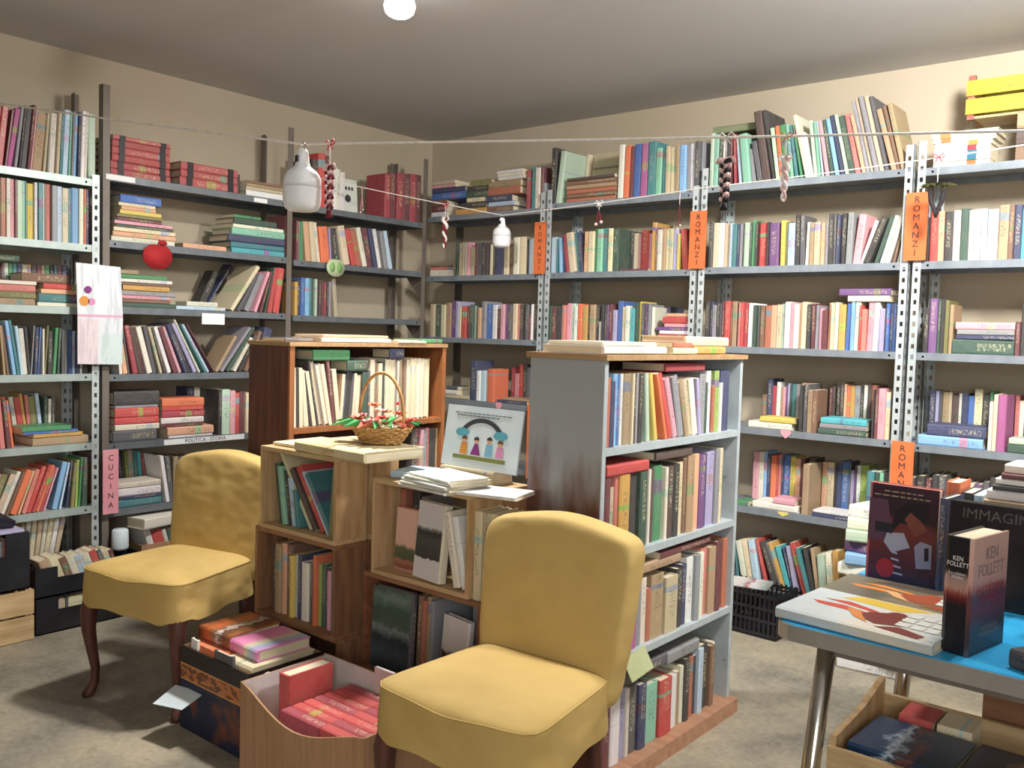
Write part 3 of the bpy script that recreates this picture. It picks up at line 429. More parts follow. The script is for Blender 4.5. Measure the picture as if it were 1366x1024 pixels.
w 1|u21028 158 227 -26 1 2;u21279 154 227 -26 32 2;u21448 130 218 -26 1 2;u21618 185 218 -112 0 2;u21962 165 215 -181 32 2;u22137 96 257 -178 34 0;u22312 172 254 -205 1 2;u22519 227 244 -215 0 2;u22757 141 243 -193 2 2;u22907 174 255 -140 16 0;u23089 205 221 -132 1 2;u23302 147 200 69 8 2;u23456 110 199 70 31 0;u23580 242 209 66 34 0;u23829 123 203 69 32 2;u24018 280 198 39 4 2;u24401 290 207 13 23 0;u24724 124 212 0 33 0;u24854 224 261 0 1 2;u25084 193 246 0 5 0;u25284 194 241 0 2 2;u25484 230 246 0 34 0;u25720 267 261 0 1 2;u25993 304 261 0 2 2;u26304 168 255 0 32 2;u26478 275 255 0 4 0;u26759 171 250 0 5 0;u26937 208 260 0 1 2;u27151 247 263 0 2 2;u27404 249 263 0 0 2;u27659 252 262 0 1 2;u27917 404 260 0 2 2;f21905 406 180 11909 22 0;f23580 442 108 11461 23 1;f25856 411 83 11970 31 2
w 2|u27275 225 267 0 34 0;u27507 274 270 0 16 0;u27787 183 264 0 10 0;u27976 232 263 0 32 0;u28214 234 268 0 9 0;u28454 383 266 0 34 0;u28843 91 263 0 4 0
k 1|u-25947 245 207 -170 23 0;u-25678 218 200 -170 24 0;u-25445 210 189 -170 34 0;u-25201 254 166 -170 30 0;u-24888 209 131 -170 26 0;u-24274 115 302 -620 2 0;u-23993 195 236 -620 6 0;u-23685 278 244 -620 14 0;u-23272 104 236 -620 30 0;u-23128 171 230 -620 26 0
k 2|u-26306 302 228 0 6 0;u-25998 313 242 0 4 0;u-25679 219 247 0 8 0;u-25454 277 247 0 5 0;u-25171 178 214 0 19 0;u-24987 140 217 0 30 0;u-24841 190 221 0 31 0;u-24645 374 199 0 1 0;u-24265 171 204 0 33 0;u-24087 191 203 0 5 0;u-23890 147 237 0 17 0;u-23737 133 209 0 20 0;u-23598 214 212 0 23 0;u-23377 171 203 0 34 0;u-23200 143 197 0 10 0;u-23051 183 205 0 26 0;u-22862 236 222 0 0 0"""
def world(bay, u, n):
    (ox, oy), rz, _ = FR[bay[0]]
    return (u, oy + n) if rz == 0 else (ox - n, u)
def pick(cands):
    for c in cands:
        if len(c.split()) > 16: c = c.replace('thin ', '').replace('thick ', '').replace('leaning ', '', 1 if len(c.split()) > 17 else 0)
        if c.lower() not in LABELS: return c
    raise ValueError(cands)
for line in DATA.split('\n'):
    head, body = line.split('|'); bay, s = head.split(); s = int(s)
    z0 = SH[bay][s]; rz = FR[bay[0]][1]; dmax = FR[bay[0]][2]
    where = '%s, %s' % (BSH[s] if bay != 'k' else ('top crate', 'dark crate')[s - 1], BAY[bay]); end = 'near end' if bay in 'gw' else 'far end' if bay == 'k' else 'corner'
    ups = []; piles = {}
    for e in body.split(';'):
        q = [int(v) for v in e[1:].split()]
        (ups.append(q) if e[0] == 'u' else piles.setdefault(q[5], []).append(q))
    names = [PAL[q[4]] for q in ups]; total = len(ups)
    flat_depth = max([min(.19, max(.11, q[2] * .001 * .66)) for p in piles.values() for q in p] or [0])
    for i, (u, th, h, a, ci, fl) in enumerate(ups):
        u *= 1e-4; th *= 1e-4; h *= 1e-3; a *= 1e-3; c = PAL[ci]; back = fl & 1; flip = fl & 2
        hard = th > .026 or h > .245 or (i * 7 + s) % 5 == 0
        d = min(dmax, h * random.uniform(.64, .72)); n = .006 + random.uniform(0, .018)
        if back:
            n = .006 + flat_depth + .008; d = min(d, dmax - n)
        me = HARD if hard else SOFT
        dark = sum(COL[c][:3]) < .42
        kind = 'large_book' if h > .255 else 'booklet' if th < .0095 else 'pocket_book' if h < .188 else ('thick_book' if th > .036 else 'clothbound_book' if dark else 'hardcover_book') if hard else 'slim_paperback' if th < .0185 else 'paperback'
        w_ = th / math.cos(a)
        # pivot on the corner that touches the shelf
        if a >= 0: pv = u + w_; cx = pv - math.cos(a) * th / 2; cz = math.sin(a) * th / 2
        else: pv = u; cx = pv + math.cos(a) * th / 2; cz = -math.sin(a) * th / 2
        lx, ly = world(bay, cx, n if not flip else n + d)
        rot = (0, a, rz) if not flip else (0, -a, rz + PI)
        o = book(kind, me, (lx, ly, z0 + cz + .0006), rot, (th, d, h), c)
        size = 'thin ' if th < .013 and kind != 'slim_paperback' else 'thick ' if th > .036 and kind != 'thick_book' else ''
        lean = 'leaning ' if abs(a) > .09 and 'pale' not in word(c) + names[min(i + 1, total - 1)] else ''
        kw = kind.replace('_', ' ')
        L = names[i - 1] if i else None; Rr = names[i + 1] if i < total - 1 else None
        order = i if (bay[0] in 'bgw') else total - 1 - i
        pre = '%s%s%s %s' % (lean, size, word(c), kw)
        if flip: pre = '%s%s %s with pages outward' % (lean, word(c), kw)
        cand = []
        if L and Rr and L != c and Rr != c: cand.append('%s between %s and %s ones, %s' % (pre, word(L), word(Rr), where))
        cand.append('%s, %s from the %s, %s' % (pre, nth(order), end, where))
        cand.append('%s, %s from %s, %s' % (pre, nth(order), end, where))
        tag(o, pick(cand), 'book', 'books on the %s of the %s' % (BSH[s], BAY[bay]))
    for pi in sorted(piles):
        p = piles[pi]; cols = [PAL[q[4]] for q in p]
        pos = sum(q[0] + q[2] * 5 for q in p) / len(p)
        for i, (u, th, h, z, ci, _) in enumerate(p):
            u *= 1e-4; th *= 1e-4; h *= 1e-3; z *= 1e-4; c = PAL[ci]
            d = min(.19, max(.11, h * .66)); hard = th > .022
            red = bay == 'a2' and s == 1 and c in ('red', 'crimson')
            kind = 'encyclopedia_volume' if red else ('thick_book' if th > .036 else 'clothbound_book' if sum(COL[c][:3]) < .42 else 'hardcover_book') if hard else 'booklet' if th < .012 else 'large_book' if h > .26 else 'paperback'
            lx, ly = world(bay, u, .008 + random.uniform(0, .006))
            o = book(kind, HARD if hard else SOFT, (lx, ly, z + th / 2), (0, PI / 2, rz + random.uniform(-.015, .015)), (th, d, h), c)
            if red: o.color = jit(lin('ac4446'), .08)
            kw = kind.replace('_', ' ')
            cand = []
            if len(p) == 1: cand.append('%s %s lying flat alone, %s' % (word(c), kw, where))
            else:
                at = 'topmost' if i == len(p) - 1 else 'lowest' if i == 0 else nth(i) + ' up'
                if i and cols[i - 1] != c: cand.append('%s %s lying on a %s one, %s' % (word(c), kw, word(cols[i - 1]), where))
                cand.append('%s %s, %s in its pile, %s' % (word(c), kw, at, where))
                cand.append('%s %s, %s in %s pile, %s' % (word(c), kw, at, nth(pi), where))
            cand.append('%s %s lying flat, %s up, %s pile, %s' % (word(c), kw, nth(i), nth(pi), where))
            tag(o, pick(cand), 'book', 'books on the %s of the %s' % (BSH[s], BAY[bay]))
            if bay == 'b4' and s == 1 and c in ('white', 'ivory', 'paleblue') and th < .04:   # coloured blocks printed on the magazine spines
                fz, bc = (.13, ('e08a54', 'b83c4c', 'd87848')[i % 3]) if i > 4 else (.60, ('c86c3c', '2f6a84', '3a7890', 'b83c48', 'dc8a40')[i])
                MB().box((-.5, -.012, fz), (.5, .004, fz + .16)).build('spine_band', NT('spine_band_print').fin(bc, .5), o)
            if red:   # black title bands with gold marks on the spine of the encyclopedia
                for fz in (.11, .82):
                    MB().box((-.505, -.012, fz), (.505, .004, fz + .10)).build('title_band', BLACKB, o)

# ------------------------------------------------------------------ materials for the rest
YEL = None
k = NT('yellow_slipcover_cloth'); o_ = k.obj()
wv = k.noise(o_, 260, 2); cr = k.noise(k.mapv(o_, (1, 1, 1.4)), 5, 2, .5); big = k.noise(o_, 3, 3)
bs = k.n('ShaderNodeBump'); bs.inputs['Strength'].default_value = .6; bs.inputs['Distance'].default_value = .04; k.l(cr, bs.inputs['Height'])
b2 = k.n('ShaderNodeBump'); b2.inputs['Strength'].default_value = .12; b2.inputs['Distance'].default_value = .002
k.l(wv, b2.inputs['Height']); k.l(bs.outputs[0], b2.inputs['Normal']); k.l(b2.outputs[0], k.b.inputs['Normal'])
YEL = k.fin(k.ramp(big, [(.3, 'bc9d5a'), (.7, 'c8ab68')]), .8)
CHW = wood('reddish_brown_chair_wood', '3e2018', '64382a')
PAPER = plain('white_paper', 'e4e6e4', 'efefec', .7); PAPERB = plain('bluish_paper', 'cfdde0', 'dde8ea', .7)
CREAMP = plain('cream_paper', 'dcd0b0', 'e8dec4', .7)
ORANGE = plain('orange_card', 'd86a34', 'e07844', .7); PINKC = plain('pink_card', 'e0929c', 'e6a2aa', .7)
ROPE = plain('white_rope', 'd8d0c4', 'efe8de', .8, 60); RED = plain('red_ribbon', 'c01c34', 'd42c44', .6)
MARO = plain('maroon_yarn', '5e1422', '84202e', .8, 60); PINKY = plain('pale_pink_yarn', 'd8a8a4', 'ecd0c8', .8, 60)
WHITEY = plain('white_yarn', 'e6dcd2', 'f4ece4', .8, 60); DARKY = plain('dark_yarn', '1c1418', '302428', .8)
CHROME = NT('chrome').fin('c4c0ba', .18, 1.0)
ALU = plain('aluminium_edge', 'a4a09a', 'b4b0aa', .35, 8, .6)
BLUET = plain('light_blue_laminate', '2f9fd6', '3fb2e4', .3)
PALEW = wood('pale_crate_wood', 'b49468', 'd6b98c', 'X'); PALEZ = wood('pale_crate_plank', 'b08c60', 'd4b488', 'Z')
MIDW = wood('brown_crate_wood', '7a543a', '9c7050', 'X'); MIDZ = wood('brown_crate_plank', '74503a', '98704e', 'Z')
REDW = wood('reddish_crate_wood', '6e4630', '925e42', 'X')
BLKP = plain('black_crate_plastic', '17171a', '26262a', .45)
CARD = plain('corrugated_cardboard', 'a47c58', 'b48c68', .8, 60, 0, (1, 1, .02), .1)
CARDW = plain('white_lined_cardboard', 'cabdb8', 'dcd2cc', .8)

# ------------------------------------------------------------------ yellow slip-covered chairs
def seat_mesh():
    mb = MB(); N = 72; rows = []
    def outline(s, front=0.0):
        pts = []
        for j in range(N):
            t = 2 * PI * j / N; cx, cy = math.cos(t), math.sin(t); p = 9.0
            r = (abs(cx) ** p + abs(cy) ** p) ** (-1 / p); x, y = r * cx, r * cy
            wid = .222 + .020 * (-y)                                    # wider at the front
            yy = y * .212 - (.010 * (1 - x * x) if y < 0 else 0)         # front edge bows out
            pts.append((x * wid * s, yy * s))
        return pts
    for z, s in ((.330, 1.02), (.36, 1.015), (.40, 1.006), (.445, 1.0), (.459, .996), (.464, .985), (.470, .94), (.479, .82), (.486, .62), (.490, .38), (.491, .14)):
        o = outline(s); r = []
        for j, (x, y) in enumerate(o):
            t = 2 * PI * j / N; dz = 0
            if z < .37: dz = .008 * math.sin(3 * t + .6) + .004 * math.sin(9 * t) + (.018 if abs(x) > .19 and y < -.14 else 0)
            if z > .43: dz = -.010 * math.exp(-(x / .09) ** 2) * (1 if y < -.1 else 0) * (1.4 if z < .47 else .8)
            f = 1 + (.005 * math.sin(9 * t + z * 40) if z < .42 else 0)
            r.append((x * f, y * f, z + dz))
        rows.append(r)
    mb.rings(rows, cap0=False); return mb
def back_mesh():
    mb = MB(); N = 80; rows = []
    def outline(s, zoff=0):
        pts = []
        for j in range(N):
            t = 2 * PI * j / N; cx, cz = math.cos(t), math.sin(t); p = 10.0
            r = (abs(cx) ** p + abs(cz) ** p) ** (-1 / p); x, z = r * cx, r * cz
            wid = .214 + .026 * (z + 1) / 2
            zz = .60 + z * (.212 if z > 0 else .235) + (.030 * math.cos(x * 1.45) ** 2 if z > .3 else 0)
            pts.append((x * wid * s, .60 + (zz - .60) * s))
        return pts
    for y, s in ((-.050, .12), (-.050, .4), (-.049, .7), (-.047, .88), (-.043, .955), (-.034, .986), (0, 1.0), (.028, .995), (.042, .965), (.047, .9), (.048, .6), (.048, .2)):
        rows.append([(x * (1 if z > .5 else .98), y + (z - .42) * .15, z) for x, z in outline(s)])
    mb.rings(rows); return mb
def front_leg(sx):
    d = Vector((sx * .62, -.78, 0)); pts = []; rr = []
    for z, o, r in ((.385, -.004, .030), (.35, .004, .031), (.30, .016, .029), (.24, .016, .024), (.17, .006, .019), (.10, -.006, .0155), (.05, -.004, .015), (.022, .010, .019), (.008, .020, .021), (0, .021, .017)):
        pts.append(d * o + Vector((0, 0, z))); rr.append(r)
    return MB().tube(pts, rr, 12)
def rear_leg():
    return MB().tube([(0, 0, .40), (0, .004, .28), (0, .02, .14), (0, .055, 0)], [.021, .019, .017, .015], 8)
def chair(loc, rz, label):
    t = tag(empty('slipper_chair', loc, rz), label, 'chair', 'yellow covered chairs')
    sc = seat_mesh().build('seat_cover', YEL, t); bc = back_mesh().build('back_cover', YEL, t, (0, .212, 0))
    for me in (sc, bc):
        m = me.modifiers.new('smooth', 'SUBSURF'); m.levels = m.render_levels = 1
    # welted seam round the seat edge and round the back
    N = 60; pts = []
    for j in range(N + 1):
        tt = 2 * PI * j / N; cx, cy = math.cos(tt), math.sin(tt); r = (abs(cx) ** 9.0 + abs(cy) ** 9.0) ** (-1 / 9.0)
        x, y = r * cx, r * cy; wid = .222 + .020 * (-y); xx = x * wid * .992; yy = (y * .212 - (.010 * (1 - x * x) if y < 0 else 0)) * .992
        pts.append((xx, yy, .4605 - .012 * math.exp(-(xx / .09) ** 2) * (1 if yy < -.1 else 0)))
    MB().tube(pts, .0022, 6, caps=False).build('seam', YEL, sc)
    for sx in (-1, 1):
        front_leg(sx).build('leg', CHW, t, (sx * .20, -.172, 0)); rear_leg().build('leg', CHW, t, (sx * .17, .17, 0))
    fr = MB().box((-.185, -.165, .345), (.185, .18, .40)).build('seat_rail', CHW, t)
    return t
chair((-2.955, 1.70, 0), math.radians(14), 'far yellow slipcovered chair with curved wooden legs beside the steel racks')
chair((-1.395, 1.675, 0), math.radians(4), 'near yellow slipcovered chair standing against the grey bookcase')

# ------------------------------------------------------------------ stacked wooden crates laid on their sides
def crate(label, x0, x1, y0, y1, z0, z1, m, mz, gap=True, tilt=0):
    """open side faces the camera; real boards for bottom, top, sides and back"""
    t = tag(empty('wooden_crate', ((x0 + x1) / 2, y0, z0), 0), label, 'crate', 'stacked wooden crates of books')
    W, D, Hh = (x1 - x0) / 2, y1 - y0, z1 - z0; th = .014
    for i in range(2):
        a = i * D / 2; c = a + D / 2 - (.012 if gap else .002)
        MB().box((-W, a, 0), (W, c, th)).build('board', m, t)
        MB().box((-W, a, Hh - th), (W, c, Hh)).build('board', m, t)
        MB().box((-W, a, th + .0005), (-W + th, c, Hh - th - .0005)).build('plank', mz, t)
        MB().box((W - th, a, th + .0005), (W, c, Hh - th - .0005)).build('plank', mz, t)
    for i in range(3):
        zz = th + .001 + i * (Hh - 2 * th) / 3
        MB().box((-W + th + .001, D - .010, zz), (W - th - .001, D - .001, zz + (Hh - 2 * th) / 3 - .012)).build('board', m, t)
    for sx in (-1, 1):                                                    # corner posts
        a, c = sorted((sx * (W - th - .001), sx * (W - th - .021)))
        MB().box((a, D - .034, th + .001), (c, D - .012, Hh - th - .001)).build('corner_post', mz, t)
    return t
crate('pale wooden crate of leaning books at the top of the taller crate stack', -2.655, -2.245, 1.85, 2.13, .622, .905, PALEW, PALEZ)
crate('dark brown wooden crate of upright books under the pale crate', -2.680, -2.245, 1.85, 2.13, .311, .621, MIDW, MIDZ)
crate('lowest wooden crate on the floor behind the banana box', -2.68, -2.245, 1.87, 2.13, 0, .310, MIDW, MIDZ)
crate('upper wooden crate showing two landscape covers beside the near yellow chair', -2.165, -1.742, 1.93, 2.22, .5385, .845, PALEW, PALEZ)
crate('orange brown wooden crate holding the green photo book', -2.200, -1.69, 1.93, 2.22, .2155, .5375, MIDW, REDW)
crate('slatted wooden crate on the floor behind the cardboard box', -2.20, -1.69, 1.92, 2.22, 0, .2145, PALEW, PALEZ)

def cover_only():
    mb = hard_mesh(); mb.v = mb.v[:22]; keep = [i for i, q in enumerate(mb.f) if max(q) < 22]
    mb.f = [mb.f[i] for i in keep]; mb.mi = [0] * len(keep); mb.sm = [False] * len(keep); return mb
def mk(mb, name, m):
    o = mb.build(name, m); me = o.data; bpy.data.objects.remove(o); return me
COVERN = mk(cover_only(), 'near_cover', CLOTH)
BLOCK = mk(MB().box((-.398, .052, .012), (.398, .98, .988)), 'near_page_block', PAGES)
def near(name, label, loc, rot, dims, colour, group=None, mat=None, cat='book'):
    """origin at the middle of the spine's bottom edge; dims = thickness, depth, height"""
    me = COVERN
    if mat: me = COVERN.copy(); me.materials.clear(); me.materials.append(mat)
    o = put(name, me, None, loc, rot); o.scale = dims
    o.color = jit(COL[colour], .05) if isinstance(colour, str) else colour
    p = put('page_block', BLOCK, o)
    tag(o, label, cat, group); return o
def flat(name, label, c, z, L, Wd, th, colour, yaw=0.0, group=None, mat=None, cat='book'):
    """book lying on its back: c = centre (x, y); its spine edge of length L faces the viewer when yaw = 0"""
    R = Matrix.Rotation(yaw, 4, 'Z')
    p = Vector((c[0], c[1], 0)) + R @ Vector((-L / 2, -Wd / 2, 0))
    return near(name, label, (p.x, p.y, z + th / 2), (0, PI / 2, yaw), (th, Wd, L), colour, group, mat, cat)
def sheet(name, label, c, z, L, Wd, th, m, yaw=0.0, group=None, cat='paper'):
    o = MB().box((-L / 2, -Wd / 2, 0), (L / 2, Wd / 2, th)).build(name, m, None, (c[0], c[1], z), (0, 0, yaw))
    return tag(o, label, cat, group)

# art materials (printed covers: flat print)
def art(name, stops, axis=2, scale=4, amt=.5, rough=.35, seed=0, vec=(1, 1, 1)):
    k = NT(name); o_ = k.obj(); c = k.xyz(o_)[axis]
    nz = k.noise(k.mapv(o_, vec, (seed, seed * 1.7, seed * .3)), scale, 5, .6)
    f = k.math('ADD', c, k.math('MULTIPLY', k.math('SUBTRACT', nz, .5), amt))
    return k.fin(k.ramp(f, stops), rough)
# page 1 of the crates: leaning row in the pale crate (spines to the camera)
yF = 1.862
def row_in(lst, x, z, y, group, where, zmax):
    names = [q[0] for q in lst]
    for i, (c, th, h, a) in enumerate(lst):
        d = min(.2, h * .72)
        w_ = th / math.cos(a)
        if a >= 0: cx, cz = x + w_ - math.cos(a) * th / 2, math.sin(a) * th / 2
        else: cx, cz = x + math.cos(a) * th / 2, -math.sin(a) * th / 2
        L, Rr = (names[i - 1] if i else None), (names[i + 1] if i < len(lst) - 1 else None)
        nb_ = ('after a %s one' % word(L)) if L else ('before a %s one' % word(Rr))
        lab = '%s%s book, %s, %s' % ('leaning ' if abs(a) > .1 else '', word(c), nb_, where)
        if lab.lower() in LABELS: lab = '%s book, %s from far end, %s' % (word(c), nth(len(lst) - 1 - i), where)
        near('hardcover_book' if th > .02 else 'paperback', lab, (cx, y + random.uniform(0, .012), z + cz + .001), (0, a, 0), (th, d, h), c, group)
        x += w_ + .0012
    return x
near('large_book', 'olive green volume standing against the end plank of the pale crate', (-2.292, 1.866, .6375), (0, .07, 0), (.026, .19, .235), 'olive', 'books in the pale top crate')
# front-facing covers in the two crates of the lower stack
def cover_stand(name, label, c, z, wd, h, th, colour, m, yaw=0.0, lean=0.12, group=None, cat='book', spine_right=True):
    """book standing with its front cover towards the viewer; the cover panel is a child"""
    o = near(name, label, (0, 0, 0), (0, 0, 0), (th, wd, h), colour, group, None, cat)
    # spine at the right hand side: book thickness direction faces the viewer
    M = Matrix.Translation((c[0], c[1], z)) @ Matrix.Rotation(yaw, 4, 'Z') @ Matrix.Rotation(-lean, 4, 'X') @ Matrix.Translation((wd / 2, th / 2, 0)) @ Matrix.Rotation(PI / 2, 4, 'Z') 
    o.matrix_world = M @ Matrix.Diagonal((th, wd, h, 1))
    p = MB().box((-.512, .06, .01), (-.4995, .99, .99)).build('front_cover', m, o)
    return o
LAND1 = art('pink_landscape_cover', [(.0, 'dcae98'), (.06, '8e5240'), (.16, 'b4765c'), (.20, '51583c'), (.36, '5e6448'), (.42, 'e0b49c'), (1, 'e4bca4')], 2, 6, .12, .5)
LAND2 = art('grey_landscape_cover', [(.0, 'd8d4d2'), (.27, 'd6d2d0'), (.275, '3c3a38'), (.52, '4a4c46'), (.62, '2e302e'), (.66, '8e8c88'), (.68, 'd4d0ce'), (1, 'dad6d4')], 2, 7, .10, .5, 3)
GREENC = art('green_photo_cover', [(.0, '262e30'), (.2, '4a5456'), (.38, '2e3438'), (.5, '7c8882'), (.56, '46584c'), (.75, '3c5446'), (.9, '6e8474'), (1, '46584e')], 2, 9, .25, .35, 5)
BIRD = art('bird_print_cover', [(.0, '52503a'), (.25, 'a09048'), (.36, '3a2c24'), (.48, '4a3226'), (.56, 'd0ccc6'), (1, 'dcd8d2')], 2, 5, .5, .45, 8)
cover_stand('paperback', 'pink covered book with a landscape drawing, inside the upper crate', (-2.035, 1.975, 0), .554, .145, .20, .02, 'salmon', LAND1, 0, .06, 'books in the lower crate stack')
cover_stand('hardcover_book', 'grey white book with a dark village picture, front of upper crate', (-1.925, 1.937, 0), .560, .130, .235, .030, 'ivory', LAND2, -.12, .10, 'books in the lower crate stack')
near('large_book', 'white book leaning at the end of the upper crate', (-1.800, 1.94, .560), (0, -.22, 0), (.026, .17, .225), 'ivory', 'books in the lower crate stack')
near('paperback', 'tall white paperback leaning on the other in the upper crate', (-1.772, 1.945, .559), (0, -.22, 0), (.020, .16, .215), 'white', 'books in the lower crate stack')
near('hardcover_book', 'black and white book behind the pink landscape cover', (-2.07, 2.03, .5535), (0, 0, 0), (.03, .12, .25), 'black', 'books in the lower crate stack')
near('hardcover_book', 'rust coloured book behind the pink landscape cover', (-2.12, 2.02, .5535), (0, 0, 0), (.022, .12, .25), 'rust', 'books in the lower crate stack')
near('hardcover_book', 'grey book behind the pink landscape cover, beside the black one', (-2.03, 2.03, .5535), (0, 0, 0), (.03, .12, .235), 'grey', 'books in the lower crate stack')
cover_stand('large_book', 'dark green photo book filling the front of the orange brown crate', (-2.085, 1.944, 0), .2315, .175, .262, .022, 'darkgrey', GREENC, .06, .05, 'books in the lower crate stack')
row_in([('brown', .022, .265, .03), ('rust', .016, .255, .03), ('tan', .014, .27, .03), ('grey', .014, .26, .03)], -1.985, .231, 1.95, 'books in the lower crate stack', 'orange brown crate', .56)
cover_stand('hardcover_book', 'white book with a bird picture in the orange brown crate', (-1.825, 1.955, 0), .2315, .125, .225, .022, 'white', BIRD, -.15, .08, 'books in the lower crate stack')
near('large_book', 'grey book standing behind the bird picture book', (-1.78, 2.02, .2315), (0, 0, 0), (.05, .15, .27), 'grey', 'books in the lower crate stack')
# things lying on top of the crates
ATLAS = art('patterned_cream_cover', [(.0, 'd8cca0'), (.4, 'd4c48a'), (.5, 'b07c50'), (.56, 'dccfa6'), (1, 'cabf9a')], 2, 7, 1.0, .5, 2)
flat('large_book', 'big pale book with patterned cover on the pale crate, under the basket', (-2.275, 1.965, 0), .9058, .37, .25, .034, 'white', math.radians(-3), None, ATLAS)
flat('large_book', 'pale booklet lying at the end of the pale crate top', (-2.555, 2.0, 0), .9058, .17, .22, .012, 'cream', .05)
flat('paperback', 'teal and white paperback lying on the upper crate edge', (-2.075, 2.06, 0), .8458, .15, .14, .022, 'paleblue', .3)
for i, (L, Wd, yw) in enumerate(((.225, .17, .12), (.22, .165, .05), (.225, .17, .17), (.22, .16, .1), (.21, .15, .2))):
    z = .8458 + i * .0088
    flat('magazine', ('%s magazine up from the bottom of the pile on the upper crate' % nth(i)) if i < 4 else 'white topmost magazine of the pile on the upper crate', (-1.885 + .006 * i, 1.96), z, L, Wd, .0082, 'white' if i % 2 == 0 else 'ivory', -yw, 'magazines on the upper crate')
flat('magazine', 'white magazine lying flat next to the near chair back', (-1.700, 1.995), .8458, .19, .14, .012, 'white', .25)
for i in range(3):
    near('bound_volume', 'cream dotted volume between the upper crate and grey bookcase, %s from it' % nth(2 - i), (-1.725 + i * .031, 1.945, .5380), (0, 0, 0), (.0302, .12, .262), 'cream' if i != 1 else 'beige', 'cream volumes behind the near chair')
flat('hardcover_book', 'thick grey book under the propped drawing', (-1.905, 2.135), .8458, .22, .10, .044, 'beige', .03)
t = tag(empty('drawing_sheet', (-1.872, 2.100, .8905), 0), 'white sheet with printed children under a rainbow, propped on a book', 'drawing')
t.rotation_euler = (-.16, 0, -.03)
MB().box((-.162, 0, 0), (.162, .006, .195)).build('sheet', PAPERB, t)
def disc(mb, cx, cz, rx, rz_, n=14, y=-.0012, a0=0, a1=2 * PI):
    v = [(cx, y, cz)] + [(cx + rx * math.cos(a0 + (a1 - a0) * j / n), y, cz + rz_ * math.sin(a0 + (a1 - a0) * j / n)) for j in range(n + 1)]
    return mb.add(v, [(0, j + 1, j + 2) for j in range(n)])
PC = {q: NT('print_' + q).fin(h, .7) for q, h in dict(teal='5aa6b4', black='3a3a40', purple='84347c', orange='d89040', blue='7cb4c8', pink='d490b4', green='7c8440', skin='d8a888', brown='6a4a34').items()}
mb = MB(); n = 20
for r0, r1 in ((.060, .074),):
    v = []
    for j in range(n + 1):
        a = PI * (.12 + .76 * j / n); v += [(r0 * 1.35 * math.cos(a), -.0012, .085 + r0 * math.sin(a)), (r1 * 1.35 * math.cos(a), -.0012, .085 + r1 * math.sin(a))]
    mb.add(v, [(2 * j, 2 * j + 1, 2 * j + 3, 2 * j + 2) for j in range(n)])
mb.build('rainbow', PC['black'], t)
for sx in (-1, 1):
    m_ = MB(); disc(m_, sx * .082, .110, .030, .014, y=-.0018); m_.build('cloud', PC['teal'], t)
MB().box((-.112, -.0014, .026), (.112, -.0004, .038)).build('grass_strip', PC['green'], t)
for i, (cx, body, h) in enumerate(((-.062, 'orange', .030), (-.014, 'purple', .030), (.036, 'blue', .034), (.078, 'pink', .028))):
    m_ = MB(); w1, w2 = (.017, .013) if i != 1 else (.022, .007); cx *= 1.1; h += .006
    m_.add([(cx - w1, -.0016, .042), (cx + w1, -.0016, .042), (cx + w2, -.0016, .042 + h), (cx - w2, -.0016, .042 + h)], [(0, 1, 2, 3)])
    c_ = m_.build('child_figure', PC[body], t)
    m_ = MB(); disc(m_, cx, .042 + h + .009, .0105, .010, y=-.002); m_.build('head', PC['skin'], c_)
    m_ = MB(); disc(m_, cx, .042 + h + .011, .012, .011, y=-.0024, a0=0, a1=PI); m_.build('hair', PC['black' if i in (1, 2) else 'brown'], c_)
for i, zz in enumerate((.172, .164)):
    m_ = MB()
    x = -.125 + i * .01
    while x < .10 - .03 * i:
        L = random.uniform(.008, .02); m_.box((x, -.0013, zz - .0012), (x + L, -.0004, zz + .0012)); x += L + .004
    m_.build('printed_line', PC['black'], t)
# flower basket
t = tag(empty('flower_basket', (-2.240, 2.03, .9445), .1), 'small wicker basket with arched handle and artificial flowers', 'basket')
WICK = wood('wicker', 'a87c48', 'cfa468', 'Z', .7, 20)
mb = MB()
for i in range(7):
    z = .004 + i * .008; r = .062 + i * .005
    mb.tube([(r * 1.25 * math.cos(2 * PI * j / 26), r * .85 * math.sin(2 * PI * j / 26), z + .0025 * (-1) ** (j + i)) for j in range(27)], .0048, 5, caps=False)
mb.build('wicker_bowl', WICK, t)
mb = MB(); mb.lathe([(0, .002), (.07, .002), (.072, .006), (0, .006)], 20); mb.build('base', WICK, t)
MB().tube([(.100 * math.cos(PI * j / 20), 0, .045 + .185 * math.sin(PI * j / 20) ** .8) for j in range(21)], .0058, 8).build('handle', WICK, t)
PETS = [plain('petal_' + a, h1, h2, .7) for a, h1, h2 in (('coral', 'd2604a', 'e6846c'), ('pink', 'dc8c94', 'eeb4b4'), ('cream', 'e6d8bc', 'f2e8d4'), ('red', 'b8302c', 'd0504a'), ('orange', 'cc5a30', 'e07a48'))]
LEAFG = plain('artificial_leaf', '2c8a48', '5cb46c', .6)
